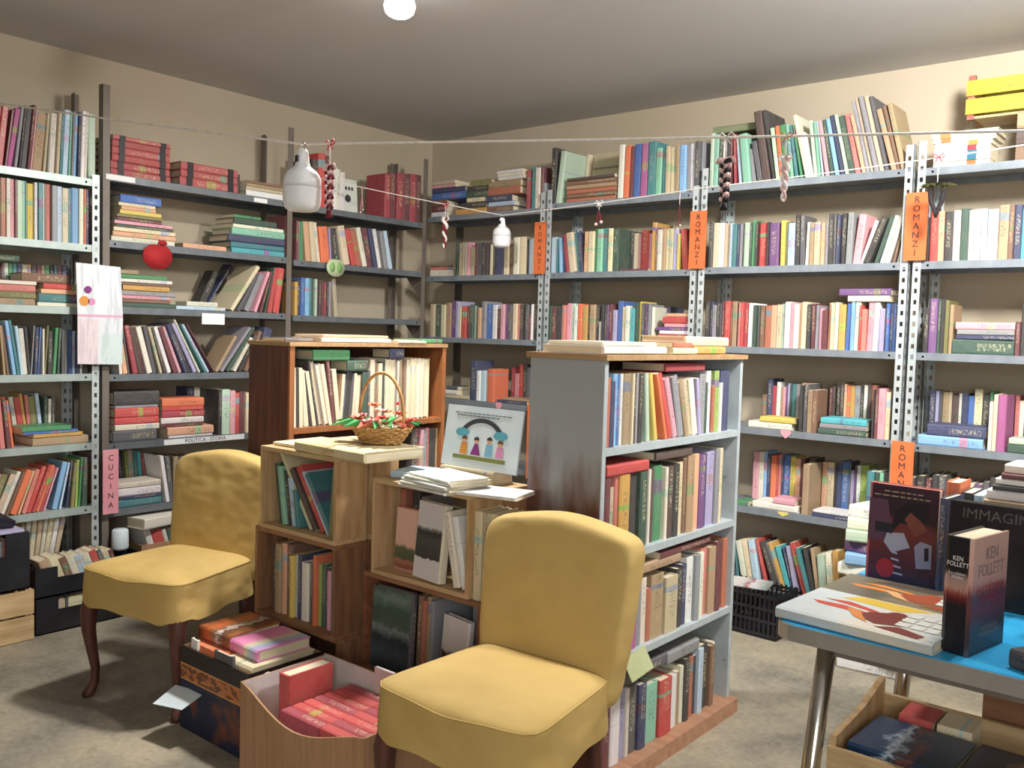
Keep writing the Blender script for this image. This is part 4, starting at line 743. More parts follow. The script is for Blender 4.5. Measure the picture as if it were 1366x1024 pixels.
for i, (fx, fy, fz, r) in enumerate(((-.115, -.055, .045, .034), (.02, -.075, .07, .034), (.085, -.06, .055, .034), (.11, .02, .075, .030), (-.05, .02, .115, .030), (-.075, -.03, .072, .034), (-.035, -.05, .085, .026), (.0, -.02, .10, .032), (.045, -.045, .082, .028), (.07, .01, .095, .03), (-.01, .03, .095, .03), (-.10, -.01, .055, .026), (.10, -.02, .06, .024), (.045, .03, .125, .018))):
    mb = MB()
    for l in range(2):
        for j in range(6):
            a = 2 * PI * j / 6 + l * .5; q = r * (1 - .35 * l); ca, sa = math.cos(a), math.sin(a)
            def P(d, s, h): return (fx + d * ca - s * sa, fy + d * sa + s * ca, fz + h + l * .006)
            mb.add([P(.1 * q, 0, 0), P(.6 * q, -.38 * q, .15 * q), P(q, 0, .35 * q), P(.6 * q, .38 * q, .15 * q)], [(0, 1, 2), (0, 2, 3)])
    fl_ = mb.build('flower', PETS[i % 5], t)
    mb = MB(); mb.lathe([(0, -.002), (r * .22, .001), (r * .16, .006), (0, .008)], 8, (fx, fy, fz + .004)); mb.build('flower_heart', PETS[(i + 2) % 5], fl_)
for i in range(16):
    a = 2 * PI * i / 16 + .2; d = Vector((math.cos(a), math.sin(a), 0)); s = Vector((-d.y, d.x, 0)); L = random.uniform(.09, .14) * (1.4 if i in (7, 8) else 1); p = d * .035 + Vector((0, 0, .062))
    MB().add([p, p + d * L * .5 + s * .016 + Vector((0, 0, .018)), p + d * L + Vector((0, 0, -.004)), p + d * L * .5 - s * .016 + Vector((0, 0, .018))], [(0, 1, 2), (0, 2, 3)]).build('leaf', LEAFG if i % 3 else PETS[0], t)

# things on the bookcases
flat('box_file', 'flat white folder with pages lying on the brown bookcase', (-2.93, 2.38, 0), 1.2615, .19, .34, .022, 'white', PI / 2 * 0 + .0, None) if False else None
def side_flat(name, label, y0, L, z, th, colour, X, Wd, yaw=0):
    """lying on a bookcase whose front faces +X: spine towards the aisle"""
    return near(name, label, (X, y0, z + th / 2), (0, PI / 2, PI / 2 + yaw), (th, Wd, L), colour)
side_flat('magazine', 'wide white magazine lying along the top of the brown bookcase', 2.24, .36, 1.2625, .016, 'white', -2.82, .2)
side_flat('magazine', 'peach edged magazine on top of the white one, brown bookcase', 2.25, .34, 1.2792, .012, 'peach', -2.825, .19)
side_flat('booklet', 'thin dark booklet on the near corner of the brown bookcase', 2.09, .13, 1.2625, .012, 'darkgrey', -2.85, .15)
side_flat('booklet', 'white booklet at the middle of the brown bookcase top', 2.62, .16, 1.2625, .010, 'ivory', -2.79, .15)
side_flat('hardcover_book', 'green book at the far end of the brown bookcase top', 2.79, .13, 1.2625, .018, 'green', -2.83, .18)
side_flat('magazine', 'white paper bundle lying on the near end of the grey bookcase', 2.095, .34, 1.2675, .022, 'white', -1.405, .22)
side_flat('magazine', 'second white paper bundle on top of the first, grey bookcase', 2.11, .29, 1.290, .012, 'ivory', -1.42, .2)
side_flat('paperback', 'thin cream book lying in the middle of the grey bookcase top', 2.45, .17, 1.2675, .020, 'cream', -1.39, .13, .05)
side_flat('paperback', 'yellow book lying at the far end of the grey bookcase top', 2.64, .22, 1.2675, .024, 'gold', -1.42, .15)
side_flat('box_file', 'pale yellow card box on top of the yellow book, grey bookcase', 2.60, .30, 1.2922, .032, 'cream', -1.43, .17)
side_flat('hardcover_book', 'rust book lying on the cream one, grey bookcase top', 2.47, .13, 1.2882, .016, 'rust', -1.40, .12, .05)
MB().box((0, 0, 0), (.15, .002, .07)).build('folded_slip', plain('pale_green_slip', 'aab080', 'b8be92', .7), None, (-1.340, 2.20, .325), (-.5, 0, PI / 2 + .12))
tag(bpy.data.objects['folded_slip'], 'pale green paper slip hanging from the third shelf edge of the grey bookcase', 'paper')

# ------------------------------------------------------------------ boxes on the floor
k = NT('printed_banana_box'); o_ = k.obj(); x, y, z = k.xyz(o_)
nz = k.noise(o_, 14, 4); fr = k.math('GREATER_THAN', k.noise(k.mapv(o_, (1, 1, 2)), 34, 2), .5)
low = k.ramp(k.noise(o_, 7, 3), [(.36, '141a34'), (.52, '1c2444'), (.62, '6a3a28'), (.72, '8c1e30')])
frz = k.mix(k.math('MULTIPLY', fr, .8), lin('c07440'), lin('4a2a1c'))
inband = k.math('LESS_THAN', k.math('ABSOLUTE', k.math('SUBTRACT', z, .190)), .022)
inl = k.math('LESS_THAN', k.math('ABSOLUTE', k.math('SUBTRACT', z, .190)), .027)
top = k.math('GREATER_THAN', z, .218)
c1 = k.mix(inl, low, lin('d09050')); c1 = k.mix(inband, c1, frz); c1 = k.mix(top, c1, lin('241c1c'))
BANANA = k.fin(c1, .5)
def open_box(name, label, x0, x1, y0, y1, h, m, inner, cat='box', dip=0, th=.006):
    t = tag(empty(name, ((x0 + x1) / 2, (y0 + y1) / 2, 0)), label, cat)
    a, d = (x1 - x0) / 2, (y1 - y0) / 2
    def wall(nm, P, L):
        n = 14; v = []
        for w_ in (0, th):
            for j in range(n + 1):
                s = j / n; hh = h - (dip * math.sin(PI * s) ** 1.5 if nm == 'front_wall' else 0)
                bow = -.018 * math.sin(PI * s) if nm == 'front_wall' and dip else 0
                v += [P(s * L, w_, 0, 0), P(s * L, w_, hh, bow)]
        N = 2 * (n + 1); f = []
        for j in range(n):
            q = 2 * j; f += [(q, q + 2, q + 3, q + 1), (N + q, N + q + 1, N + q + 3, N + q + 2), (q + 1, q + 3, N + q + 3, N + q + 1), (q, N + q, N + q + 2, q + 2)]
        f += [(0, 1, N + 1, N), (2 * n, N + 2 * n, N + 2 * n + 1, 2 * n + 1)]
        mb = MB().add(v, f); mb.mi = [1 if i < 4 * n and i % 4 == 1 else 0 for i in range(len(f))]
        mb.build('side_wall' if nm == 'side' else nm, [m, inner], t)
    wall('front_wall', lambda s, w_, z, b: (-a + s, -d + w_ + b, z), 2 * a)
    wall('back_wall', lambda s, w_, z, b: (a - s, d - w_, z), 2 * a)
    wall('side', lambda s, w_, z, b: (a - w_, -d + th + .0005 + s, z), 2 * d - 2 * th - .001)
    wall('side', lambda s, w_, z, b: (-a + w_, d - th - .0005 - s, z), 2 * d - 2 * th - .001)
    MB().box((-a + th, -d + th, 0), (a - th, d - th, .006)).build('bottom', inner, t)
    return t
bb = open_box('banana_box', 'dark printed banana carton full of books beside the far yellow chair', -2.665, -2.285, 1.56, 1.842, .272, BANANA, CARD)
# black lettered strip and round emblem on its aisle side
m_ = MB(); m_.lathe([(.012, 0), (.018, 0), (.018, .0015), (.012, .0015), (.012, 0)], 18); m_.build('round_emblem', WINK, bb, (.1906, -.075, .246), (0, PI / 2, 0))
text('B', .035, WINK, bb, (.1912, .085, .246), RXX)
MB().add([(0, 0, 0), (.14, .02, .006), (.15, -.065, -.02), (.02, -.09, -.03), (0, 0, .0015), (.14, .02, .0075), (.15, -.065, -.0185), (.02, -.09, -.0285)], [(0, 3, 2, 1), (4, 5, 6, 7), (0, 1, 5, 4), (1, 2, 6, 5), (2, 3, 7, 6), (3, 0, 4, 7)]).build('paper_flap', PAPERB, bb, (-.205, -.150, .135))
zb = .0065
def stackfill(lst, c, grp, yaw=0):
    z = zb
    for (nm, lab, L, Wd, th, col, dx, dy, yw, mt) in lst:
        flat(nm, lab, (c[0] + dx, c[1] + dy), z, L, Wd, th, col, yw, grp, mt); z += th + .0008
PINKA = art('pink_blue_cover', [(.0, 'e07cae'), (.45, 'e694b8'), (.6, 'd8d0a8'), (.8, '9fb0d0'), (1, 'e08cc0')], 2, 3, .5, .35, 4)
ORGA = art('brown_orange_cover', [(.0, '6e3c28'), (.35, 'c86838'), (.5, '7a5a4a'), (.62, 'd8ccc0'), (.7, '5e3c30'), (1, 'a4643c')], 2, 6, .8, .35, 9)
TXTA = art('pale_teal_text_cover', [(.0, 'ded2b0'), (.44, 'dccfa8'), (.5, '4e9a90'), (.56, 'e0d4b4'), (1, 'd8cca8')], 2, 8, .9, .5, 12)
stackfill([('hardcover_book', 'lowest book inside the banana carton, brown cloth', .20, .25, .06, 'brown', -.08, 0, 0, None), ('hardcover_book', 'grey book second up inside the banana carton', .20, .25, .06, 'grey', -.08, 0, 0, None),
           ('hardcover_book', 'orange book third up inside the banana carton', .19, .24, .152, 'orange', -.078, .0, 0, None), ('hardcover_book', 'brown and orange patterned book on top in the banana carton', .17, .20, .045, 'orange', -.098, .02, .03, ORGA)], (-2.475, 1.70), 'books in the banana carton')
stackfill([('hardcover_book', 'tan book at the bottom of the second pile, banana carton', .14, .25, .158, 'tan', .1, 0, 0, None), ('hardcover_book', 'white book in the second pile, banana carton', .14, .25, .06, 'white', .1, 0, 0, None),
           ('hardcover_book', 'thick cream book with teal lettering in the banana carton', .145, .24, .055, 'cream', .1, .0, 0, TXTA), ('hardcover_book', 'pink book with a blue patch on top of the banana carton', .155, .20, .036, 'pink', .072, .02, -.03, PINKA)], (-2.475, 1.70), 'books in the banana carton')
near('hardcover_book', 'dark picture book wedged behind the carton front wall', (-2.43, 1.5665, .11), (0, 0, 0), (.10, .010, .19), 'darkgrey')
near('booklet', 'white booklet sticking up at the carton corner', (-2.62, 1.574, .085), (0, .06, 0), (.035, .010, .215), 'white')
cb = open_box('cardboard_box', 'tall brown cardboard box of red volumes in front of the crates', -2.200, -1.665, 1.475, 1.790, .300, CARD, CARDW, dip=.060)
MB().box((-.03, .140, .20), (.05, .150, .325)).build('corner_flap', CARDW, cb)
for i in range(7):
    for q in range(2):
        near('bound_volume', 'red bound volume in the cardboard box, %s row from front, %s half' % (nth(i), ('nearer the banana carton', 'farther from the carton')[q]),
             (-2.055 + q * .172, 1.7535 - .0375 * i - .0005, .250 + .002 * ((i * 3 + q) % 3)), (-PI / 2, 0, -PI / 2), (.0362, .115, .168), 'red' if (i + q) % 3 else 'crimson', 'red volumes in the cardboard box')
tag(MB().box((-.255, -.135, 0), (.255, .140, .126)).build('packing_block', CARD, None, (-1.932, 1.632, .0065)), 'card packing under the red volumes in the cardboard box', 'packing')
near('hardcover_book', 'big red book with gold lines standing in the cardboard box corner', (-2.115, 1.56, .134), (0, 0, .0), (.05, .16, .185), 'red')
# ------------------------------------------------------------------ floor things along the side wall
def slat_crate(label, x0, x1, y0, y1, z0, z1):
    t = tag(empty('slatted_crate', (x1, y0, z0), PI / 2), label, 'crate')   # local x along +Y, y into the wall
    L, D, Hh = y1 - y0, x1 - x0, z1 - z0; n = 2
    for i in range(n):
        a = i * Hh / n + .003; c = (i + 1) * Hh / n - .006
        MB().box((0, 0, a), (L, .008, c)).build('slat', PALEW, t); MB().box((0, D - .008, a), (L, D, c)).build('slat', PALEW, t)
        MB().box((0, .0085, a), (.008, D - .0085, c)).build('slat', PALEW, t); MB().box((L - .008, .0085, a), (L, D - .0085, c)).build('slat', PALEW, t)
    for x in (.009, L - .031):
        for y in (.009, D - .031): MB().box((x, y, 0), (x + .022, y + .022, Hh)).build('corner_post', PALEZ, t)
    MB().box((.009, .009, .0), (L - .009, D - .009, .008)).build('bottom', PALEW, t)
    return t
slat_crate('pale slatted crate on the floor under the black plastic crate', -3.984, -3.835, 1.10, 1.585, 0, .215)
def plastic_crate(label, org, rz, L, D, Hh, cut=.09, name='plastic_crate', bars=False):
    """open black crate with a handle notch in the long front; local x along, y away from viewer"""
    t = tag(empty(name, org, rz), label, 'crate'); th = .006
    mb = MB(); mb.box((0, 0, 0), (L, D, .006)); mb.build('bottom', BLKP, t)
    for nm, y in (('front_side', 0), ('back_side', D - th)):
        mb = MB()
        if bars:
            n = int(L / .022)
            for i in range(n):
                mb.box((i * L / n + .004, y, .0065), (i * L / n + .012, y + th, Hh))
            for z in (.01, Hh * .35, Hh * .62, Hh - .02): mb.box((0, y - .001, z), (L, y + th + .001, z + .012))
            o = mb.build(nm, BLKP, t); o['kind'] = 'stuff'; continue
        v = [(0, 0), (L, 0), (L, Hh), (L - cut, Hh), (L - cut, Hh * .62), (cut, Hh * .62), (cut, Hh), (0, Hh)]
        mb.add([(a, y, c) for a, c in v] + [(a, y + th, c) for a, c in v], [(0, 1, 4, 5), (1, 2, 3, 4), (0, 5, 6, 7), (8, 13, 12, 9), (9, 12, 11, 10), (8, 15, 14, 13)] + [(i, 8 + i, 8 + (i + 1) % 8, (i + 1) % 8) for i in range(8)])
        mb.build(nm, BLKP, t)
    for x in (0, L - th):
        mb = MB()
        if bars:
            n = int(D / .022)
            for i in range(n): mb.box((x, i * D / n + .008, .0065), (x + th, i * D / n + .016, Hh))
            for z in (.01, Hh * .35, Hh * .62, Hh - .02): mb.box((x - .001, th + .002, z), (x + th + .001, D - th - .002, z + .012))
            o = mb.build('end_side', BLKP, t); o['kind'] = 'stuff'
        else: mb.box((x, th + .0005, .0065), (x + th, D - th - .0005, Hh)); mb.build('end_side', BLKP, t)
    return t
plastic_crate('black plastic crate on the pale slatted crate, holding upright books', (-3.84, 1.13, .216), PI / 2, .44, .142, .235)
plastic_crate('lower black crate on the floor beside the slatted crate', (-3.862, 1.605, 0), PI / 2, .46, .122, .155)
plastic_crate('upper black crate of loose books below the side racks', (-3.858, 1.60, .157), PI / 2, .46, .126, .125)
def rowx(lst, y, z, X, dpt, grp, where):
    names = [q[0] for q in lst]
    for i, (c, th, h, a) in enumerate(lst):
        w_ = th / math.cos(a)
        if a >= 0: cy, cz = y + w_ - math.cos(a) * th / 2, math.sin(a) * th / 2
        else: cy, cz = y + math.cos(a) * th / 2, -math.sin(a) * th / 2
        lab = '%s book, %s from the near end, %s' % (word(c), nth(i), where)
        near('hardcover_book' if th > .02 else 'paperback', lab, (X, cy, z + cz + .001), (0, a, PI / 2), (th, dpt, h), c, grp); y += w_ + .001
rowx([('brown', .03, .2, 0), ('tan', .028, .21, 0), ('darkgreen', .03, .2, 0), ('brown', .028, .215, 0), ('rust', .026, .2, 0), ('darkbrown', .03, .21, 0), ('maroon', .03, .2, 0), ('brown', .03, .2, 0), ('darkbrown', .028, .2, 0), ('brown', .03, .2, 0), ('darkgrey', .03, .2, 0), ('maroon', .03, .2, 0)], 1.140, .223, -3.85, .12, 'books in the raised black crate', 'raised black crate')
t = tag(MB().tube([(0, 0, 0), (0, .09, .03), (0, .2, .04), (0, .30, .03), (0, .36, 0)], [.02, .032, .036, .032, .02], 10).build('carrier_bag', plain('black_bag', '15151a', '2c2a34', .4, 20, 0, (1, 1, 1), .3), None, (-3.905, 1.17, .475)), 'dark bag lying on the raised black crate', 'bag')
flat('magazine', 'lilac magazine in the raised black crate in front of the bag', (-3.90, 1.50, 0), .452, .10, .12, .012, 'lavender', PI / 2)
rowx([('cream', .045, .13, 0), ('ivory', .012, .13, 0), ('beige', .055, .13, 0), ('black', .012, .14, 0), ('cream', .06, .13, 0), ('ivory', .05, .13, 0), ('darkgrey', .02, .13, 0), ('cream', .05, .13, 0), ('red', .04, .13, 0)], 1.614, .0075, -3.872, .10, 'books in the lower black crate', 'lower black crate')
rowx([('tan', .04, .15, -.34), ('cream', .035, .16, -.34), ('brown', .03, .15, -.34), ('ivory', .03, .15, -.34), ('paleblue', .03, .15, -.34), ('ivory', .03, .15, -.34), ('red', .03, .16, -.34), ('darkgrey', .02, .16, -.34), ('cream', .025, .15, -.34), ('maroon', .02, .15, -.34)], 1.668, .1645, -3.872, .10, 'loose books in the upper black crate', 'upper black crate')
rowx([('ivory', .022, .20, .02), ('cream', .02, .205, .03), ('beige', .022, .20, .03), ('ivory', .016, .205, .04), ('cream', .022, .205, .05), ('beige', .02, .20, .06), ('ivory', .02, .205, .08), ('cream', .02, .205, .10), ('beige', .02, .20, .12), ('ivory', .016, .205, .14), ('cream', .02, .205, .16), ('white', .02, .20, .18), ('beige', .02, .205, .2)], 1.50, .245, -4.05, .2, 'pale magazines under the pale side rack', 'pale row behind crates')
tag(MB().box((-4.262, 1.45, .2), (-4.02, 1.885, .244)).build('bench_board', MIDW, None), 'wooden board on the low ledge behind the black crates', 'board')
tag(MB().box((-4.262, 1.46, 0), (-4.14, 1.88, .1995)).build('bench_block', MIDZ, None), 'wooden block under the ledge board behind the crates', 'block')
# low pile in front of the middle side rack, half hidden by the far chair
t = tag(open_box('book_tray', 'low cardboard tray of books on the floor behind the far yellow chair', -4.24, -3.93, 2.10, 2.78, .29, CARD, CARDW, 'box') , 'low cardboard tray of books on the floor behind the far yellow chair', 'box')
tag(MB().box((-4.225, 2.115, .0065), (-3.945, 2.765, .119)).build('packing_block', CARD, None), 'card packing under the books in the low cardboard tray', 'packing')
def rowz(lst, y, z, X, dpt, grp, where): rowx(lst, y, z, X, dpt, grp, where)
rowz([('white', .03, .24, -.28), ('red', .05, .23, -.28), ('ivory', .02, .23, -.28), ('darkgreen', .05, .22, -.28), ('paleblue', .02, .24, -.28), ('black', .05, .22, -.28), ('ivory', .03, .22, -.28), ('crimson', .03, .22, -.28), ('navy', .04, .21, -.28), ('tan', .03, .22, -.28), ('darkgrey', .05, .21, -.28)], 2.185, .1205, -3.945, .15, 'books in the low cardboard tray', 'low cardboard tray')
side_flat('large_book', 'white box like volume lying askew on the low tray', 2.10, .22, .365, .05, 'ivory', -3.905, .12, .2)
side_flat('magazine', 'teal striped magazine lying on the low tray', 2.34, .26, .365, .014, 'turquoise', -3.93, .16, -.1)
t = tag(empty('stacked_boxes', (-4.1, 2.0, 0)), 'unused', 'box') if False else None
tag(MB().lathe([(0, 0), (.035, 0), (.037, .01), (.036, .085), (.03, .092), (0, .092)], 20).build('paper_cup', PAPERB, None, (-3.955, 2.01, .285)), 'pale blue paper cup among the loose books by the side rack', 'cup')

# ------------------------------------------------------------------ black mesh crate by the far end of the grey bookcase
plastic_crate('black mesh crate on the floor beyond the grey bookcase', (-1.86, 3.765, 0), -.03, .29, .22, .20, bars=True)
MAGC = art('pale_red_magazine_cover', [(.0, 'd8d4cc'), (.4, 'c0b8b4'), (.5, '8c2434'), (.6, 'd4d0cc'), (1, '7c8c88')], 2, 5, .6, .4, 15)
flat('magazine', 'magazine with a red block lying on the black mesh crate', (-1.745, 3.86, 0), .2012, .18, .15, .010, 'white', .2, None, MAGC)
# pile of mixed books heaped on the rack's bottom shelf, near the table
for i, (c, L, dx, yw) in enumerate((('white', .24, 0, .1), ('ivory', .22, .02, -.15), ('paleblue', .23, 0, .2), ('tan', .22, -.02, .1), ('skyblue', .24, 0, .0), ('navy', .22, .02, .15), ('mint', .24, .01, -.1), ('cream', .21, 0, .15), ('white', .24, -.01, 0), ('skyblue', .23, .0, .2), ('purple', .20, .0, -.2), ('palegreen', .24, 0, .25), ('ivory', .23, .01, .1), ('white', .22, .02, -.2))):
    flat('hardcover_book', '%s book, %s up in the tall floor pile behind the table' % (word(c), nth(i)), (-1.15 + dx, 3.74), .001 + i * .0475, L, .17, .0465, c, yw, 'tall pile of books on the floor behind the table')

# ------------------------------------------------------------------ the table at the right
t = tag(empty('folding_table', (-.755, 1.775, 0), 0), 'light blue table with metal edge and chrome legs, covered in books', 'table')
TZ, TL, TD, rr = .74, 1.25, .72, .05
def slab(a, b, z0, z1, r):
    pts = []
    for cx, cy, a0 in ((a + r, a + r, PI), (TL - a - r, a + r, 1.5 * PI), (TL - a - r, TD - a - r, 0), (a + r, TD - a - r, .5 * PI)):
        for j in range(7): pts.append((cx + r * math.cos(a0 + j * PI / 12), cy + r * math.sin(a0 + j * PI / 12)))
    return MB().rings([[(x, y, z0) for x, y in pts], [(x, y, z1) for x, y in pts]])
for nm, m, a, z0, z1 in (('table_top', BLUET, .004, TZ - .030, TZ), ('metal_edge', ALU, 0, TZ - .034, TZ - .0015)):
    o = slab(a, 0, z0, z1, rr).build(nm, m, t)
    for p in o.data.polygons: p.use_smooth = False
MB().box((.10, .055, TZ - .062), (TL - .10, .075, TZ - .0345)).build('apron_rail', BROWNM, t)
MB().box((.10, TD - .075, TZ - .062), (TL - .10, TD - .055, TZ - .0345)).build('apron_rail', BROWNM, t)
for x, y, dx, dy in ((.10, .06, -.05, -.03), (TL - .10, .06, .05, -.03), (.10, TD - .06, -.05, .03), (TL - .10, TD - .06, .05, .03)):
    lg = MB().tube([(x + dx, y + dy, 0), (x, y, TZ - .0345)], .019, 16).build('leg', CHROME, t)
    MB().tube([(x + dx, y + dy, 0), (x + dx * .95, y + dy * .95, .03)], .022, 12).build('rubber_foot', BLKP, lg)

FIRE = art('pale_album_cover', [(.0, 'b4bcbc'), (.45, 'c2c8c4'), (.6, 'cfc6b4'), (1, 'b2bab8')], 2, 2.5, .9, .35, 21)
FIRE2 = art('olive_album_cover', [(.0, '6e6a56'), (.4, '5c5646'), (.6, '7a6e56'), (1, '82785e')], 2, 3, .9, .35, 25)
AP = {q: NT('album_print_' + q).fin(h, .4) for q, h in dict(red='b8402c', brown='6e2e24', yellow='c8a840', flame='c87c3c', white='c8c6bc', rust='94482c', dark='4a4034', peach='c89868').items()}
def printed_top(parent, name, pts, m, lift=.0):
    """flat printed shape on the upper cover of a lying book; pts = (along the spine, away from it), both 0..1"""
    v = [(-.512 - lift, b_, a) for a, b_ in pts]
    return MB().add(v, [tuple(range(len(v)))]).build(name, m, parent)
def album(o, pal):
    printed_top(o, 'printed_patch', [(.22, .80), (.62, .74), (.80, .98), (.30, .98)], AP[pal[3]])
    printed_top(o, 'printed_limb', [(.10, .52), (.16, .44), (.40, .42), (.56, .36), (.54, .46), (.30, .56)], AP[pal[0]], .01)
    printed_top(o, 'printed_limb', [(.14, .66), (.34, .60), (.56, .52), (.52, .60), (.30, .72)], AP[pal[0]], .01)
    printed_top(o, 'printed_body', [(.44, .34), (.60, .20), (.76, .30), (.72, .52), (.58, .62), (.48, .52)], AP[pal[1]], .02)
    printed_top(o, 'printed_shadow', [(.62, .12), (.90, .04), (.92, .16), (.74, .26)], AP[pal[1]], .02)
    printed_top(o, 'printed_arm', [(.34, .50), (.44, .28), (.56, .18), (.50, .32), (.42, .52)], AP[pal[2]], .03)
    printed_top(o, 'printed_head', [(.64 + .06 * math.cos(2 * PI * j / 12), .62 + .09 * math.sin(2 * PI * j / 12)) for j in range(12)], AP[pal[1]], .03)
    for r in range(3):
        for c_ in range(3):
            u0, v0 = .70 + .09 * c_, .30 + .17 * r
            printed_top(o, 'printed_panel', [(u0, v0), (u0 + .078, v0), (u0 + .078, v0 + .14), (u0, v0 + .14)], AP['white'], .04)
album(flat('comic_album', 'white painted hardcover album with red figure, at the table corner', (-.590, 1.893, 0), TZ + .0005, .315, .215, .024, 'palegreen', math.radians(-4), None, FIRE), ('red', 'brown', 'flame', 'yellow'))
album(flat('comic_album', 'brown painted album lying behind the white one on the table', (-.575, 2.098, 0), TZ + .0005, .33, .180, .022, 'olive', math.radians(-2), None, FIRE2), ('flame', 'rust', 'peach', 'dark'))
SPIL = {'n': 0}
# standing dark red novel (front cover to the camera)
k = NT('dark_red_novel_cover'); o_ = k.obj(); x, y, z = k.xyz(o_)
f = k.math('ADD', z, k.math('MULTIPLY', k.math('SUBTRACT', k.noise(k.mapv(o_, (1, 1, 1.4)), 2.6, 3), .5), .55))
COCKM = k.fin(k.ramp(f, [(.0, '3a2030'), (.22, '5e2a30'), (.42, '74342c'), (.55, '6a3038'), (.66, '2c1c24'), (.84, '34202c'), (1, '3e2230')]), .35)
o = near('hardcover_book', 'dark red novel standing upright facing the camera on the table', (0, 0, 0), (0, 0, 0), (.034, .165, .236), 'crimson')
o.matrix_world = Matrix.Translation((-.650, 2.275, TZ + .0006)) @ Matrix.Rotation(-.06, 4, 'Z') @ Matrix.Rotation(-.03, 4, 'X') @ Matrix.Translation((-.0825, .017, 0)) @ Matrix.Rotation(-PI / 2, 4, 'Z') @ Matrix.Diagonal((.034, .165, .236, 1))
MB().box((.4995, .05, .005), (.512, .995, .995)).build('front_cover', COCKM, o)
def printed(parent, name, pts, m, lift=.0):
    """flat printed shape on the front cover; pts = (along the cover, up), both 0..1"""
    v = [(.520 + lift, 1 - a, b_) for a, b_ in pts]
    return MB().add(v, [tuple(range(len(v)))]).build(name, m, parent)
PR = {q: NT('cover_print_' + q).fin(h, .4) for q, h in dict(skirt='a9a6b6', hair='1a151c', camera='9c98aa', lens='1d1a22', ball='a81e2a', arm='7c4436', stripe='b0a8b8', mauve='5a3a4c', line='a0947c', label='22222c').items()}
printed(o, 'printed_panel', [(.60, .42), (.98, .40), (.98, .84), (.72, .84), (.64, .6)], PR['mauve'])
printed(o, 'printed_skirt', [(.36, .38), (.62, .30), (.74, .40), (.70, .50), (.46, .52)], PR['skirt'], .004)
printed(o, 'printed_hair', [(.12, .72), (.30, .60), (.52, .62), (.66, .48), (.60, .74), (.40, .84), (.14, .86)], PR['hair'], .006)
printed(o, 'printed_arm', [(.12, .58), (.30, .50), (.46, .66), (.38, .74), (.22, .66)], PR['arm'], .008)
printed(o, 'printed_camera', [(.05, .20), (.26, .18), (.30, .40), (.22, .46), (.06, .44)], PR['camera'], .010)
printed(o, 'printed_lens', [(.09, .28), (.15, .27), (.16, .40), (.10, .41)], PR['lens'], .012)
printed(o, 'printed_ball', [(.70 + .13 * math.cos(2 * PI * j / 20), .13 + .10 * math.sin(2 * PI * j / 20)) for j in range(20)], PR['ball'], .010)
for j in range(4): printed(o, 'printed_stripe', [(.44 + j * .03, .08 + j * .07), (.62, .09 + j * .07), (.62, .11 + j * .07), (.45 + j * .03, .10 + j * .07)], PR['stripe'], .008)
printed(o, 'printed_label', [(.62, .50), (.88, .50), (.88, .60), (.62, .60)], PR['label'], .012)
for zz, a, b_ in ((.93, .22, .78), (.885, .12, .88)):
    x = a
    while x < b_:
        L = random.uniform(.04, .12); printed(o, 'printed_line', [(x, zz - .006), (x + L, zz - .006), (x + L, zz + .006), (x, zz + .006)], PR['line'], .012); x += L + .025

# thick historical novel, spine and cover
k = NT('red_city_novel_cover'); o_ = k.obj(); x, y, z = k.xyz(o_)
sky = k.noise(k.mapv(o_, (30, 30, 2.0)), 1.0, 2); zz = k.math('ADD', z, k.math('MULTIPLY', k.math('SUBTRACT', sky, .5), .20))
front = k.ramp(zz, [(.0, '1c0c14'), (.22, '2c1018'), (.38, '5c1820'), (.50, '4a1620'), (.56, '9a5c50'), (.62, 'b88878'), (1, 'c49a88')])
spn = k.ramp(zz, [(.0, '12121c'), (.42, '16161e'), (.48, '5c1a20'), (.52, '8a3c38'), (.56, 'b08878'), (.66, '9a8078'), (.69, '17171d'), (1, '1c1a20')])
CITY = k.fin(k.mix(k.math('GREATER_THAN', x, .37), spn, front), .3)
kx, ky = -.416, 1.826
o = near('hardcover_book', 'thick black and red historical novel standing on the table', (kx, ky, TZ + .0006), (0, 0, -.20), (.052, .150, .222), 'black', None, CITY)
def on_book(o, body, size, m, lx, ly, lz, rot, squash=1.0, lsp=.9):
    t_ = text(body, size, m, None, (0, 0, 0), (0, 0, 0), 'title_lettering', lsp=lsp, squash=squash)
    dims = o.scale.copy(); M = Matrix.LocRotScale(o.location, o.rotation_euler, None) if True else None
    t_.parent = o
    t_.matrix_parent_inverse = Matrix.Diagonal((1 / dims.x, 1 / dims.y, 1 / dims.z, 1))
    t_.location = (lx, ly, lz); t_.rotation_euler = rot
    return t_
REDI = plain('red_ink', '8c1620', 'a82028', .5); GREYI = plain('grey_brown_ink', '7a6a64', '84746c', .5)
on_book(o, 'KEN\nFOLLETT', .0125, WINK, 0, -.0012, .176, RX, .82)
on_book(o, 'La colonna\ndi fuoco', .0075, WINK, 0, -.0012, .150, RX, .9)
on_book(o, 'KEN\nFOLLETT', .034, GREYI, .0268, .080, .172, RXX, .8)
on_book(o, 'LA COLONNA\nDI FUOCO', .020, REDI, .0268, .080, .112, RXX, .9)
on_book(o, 'ROMANZO\nMONDADORI', .013, GREYI, .0268, .085, .040, RXX)
o2 = flat('paperback', 'black thriller with white lettering lying flat at the table edge', (-.195, 1.835, 0), TZ + .0005, .215, .14, .034, 'black', -.5)
SH_ = bpy.data.objects
t_ = text('JAMES\nSIEGEL', .0135, WINK, o2, (0, 0, 0), (0, 0, 0), 'title_lettering', lsp=.85)
t_.matrix_parent_inverse = Matrix.Diagonal((1 / .034, 1 / .14, 1 / .215, 1)); t_.location = (0, -.0012, .05); t_.rotation_euler = (PI / 2, PI / 2, 0)
flat('hardcover_book', 'red edged book lying on the black thriller', (-.170, 1.865, 0), TZ + .0358, .19, .13, .026, 'maroon', -.45)
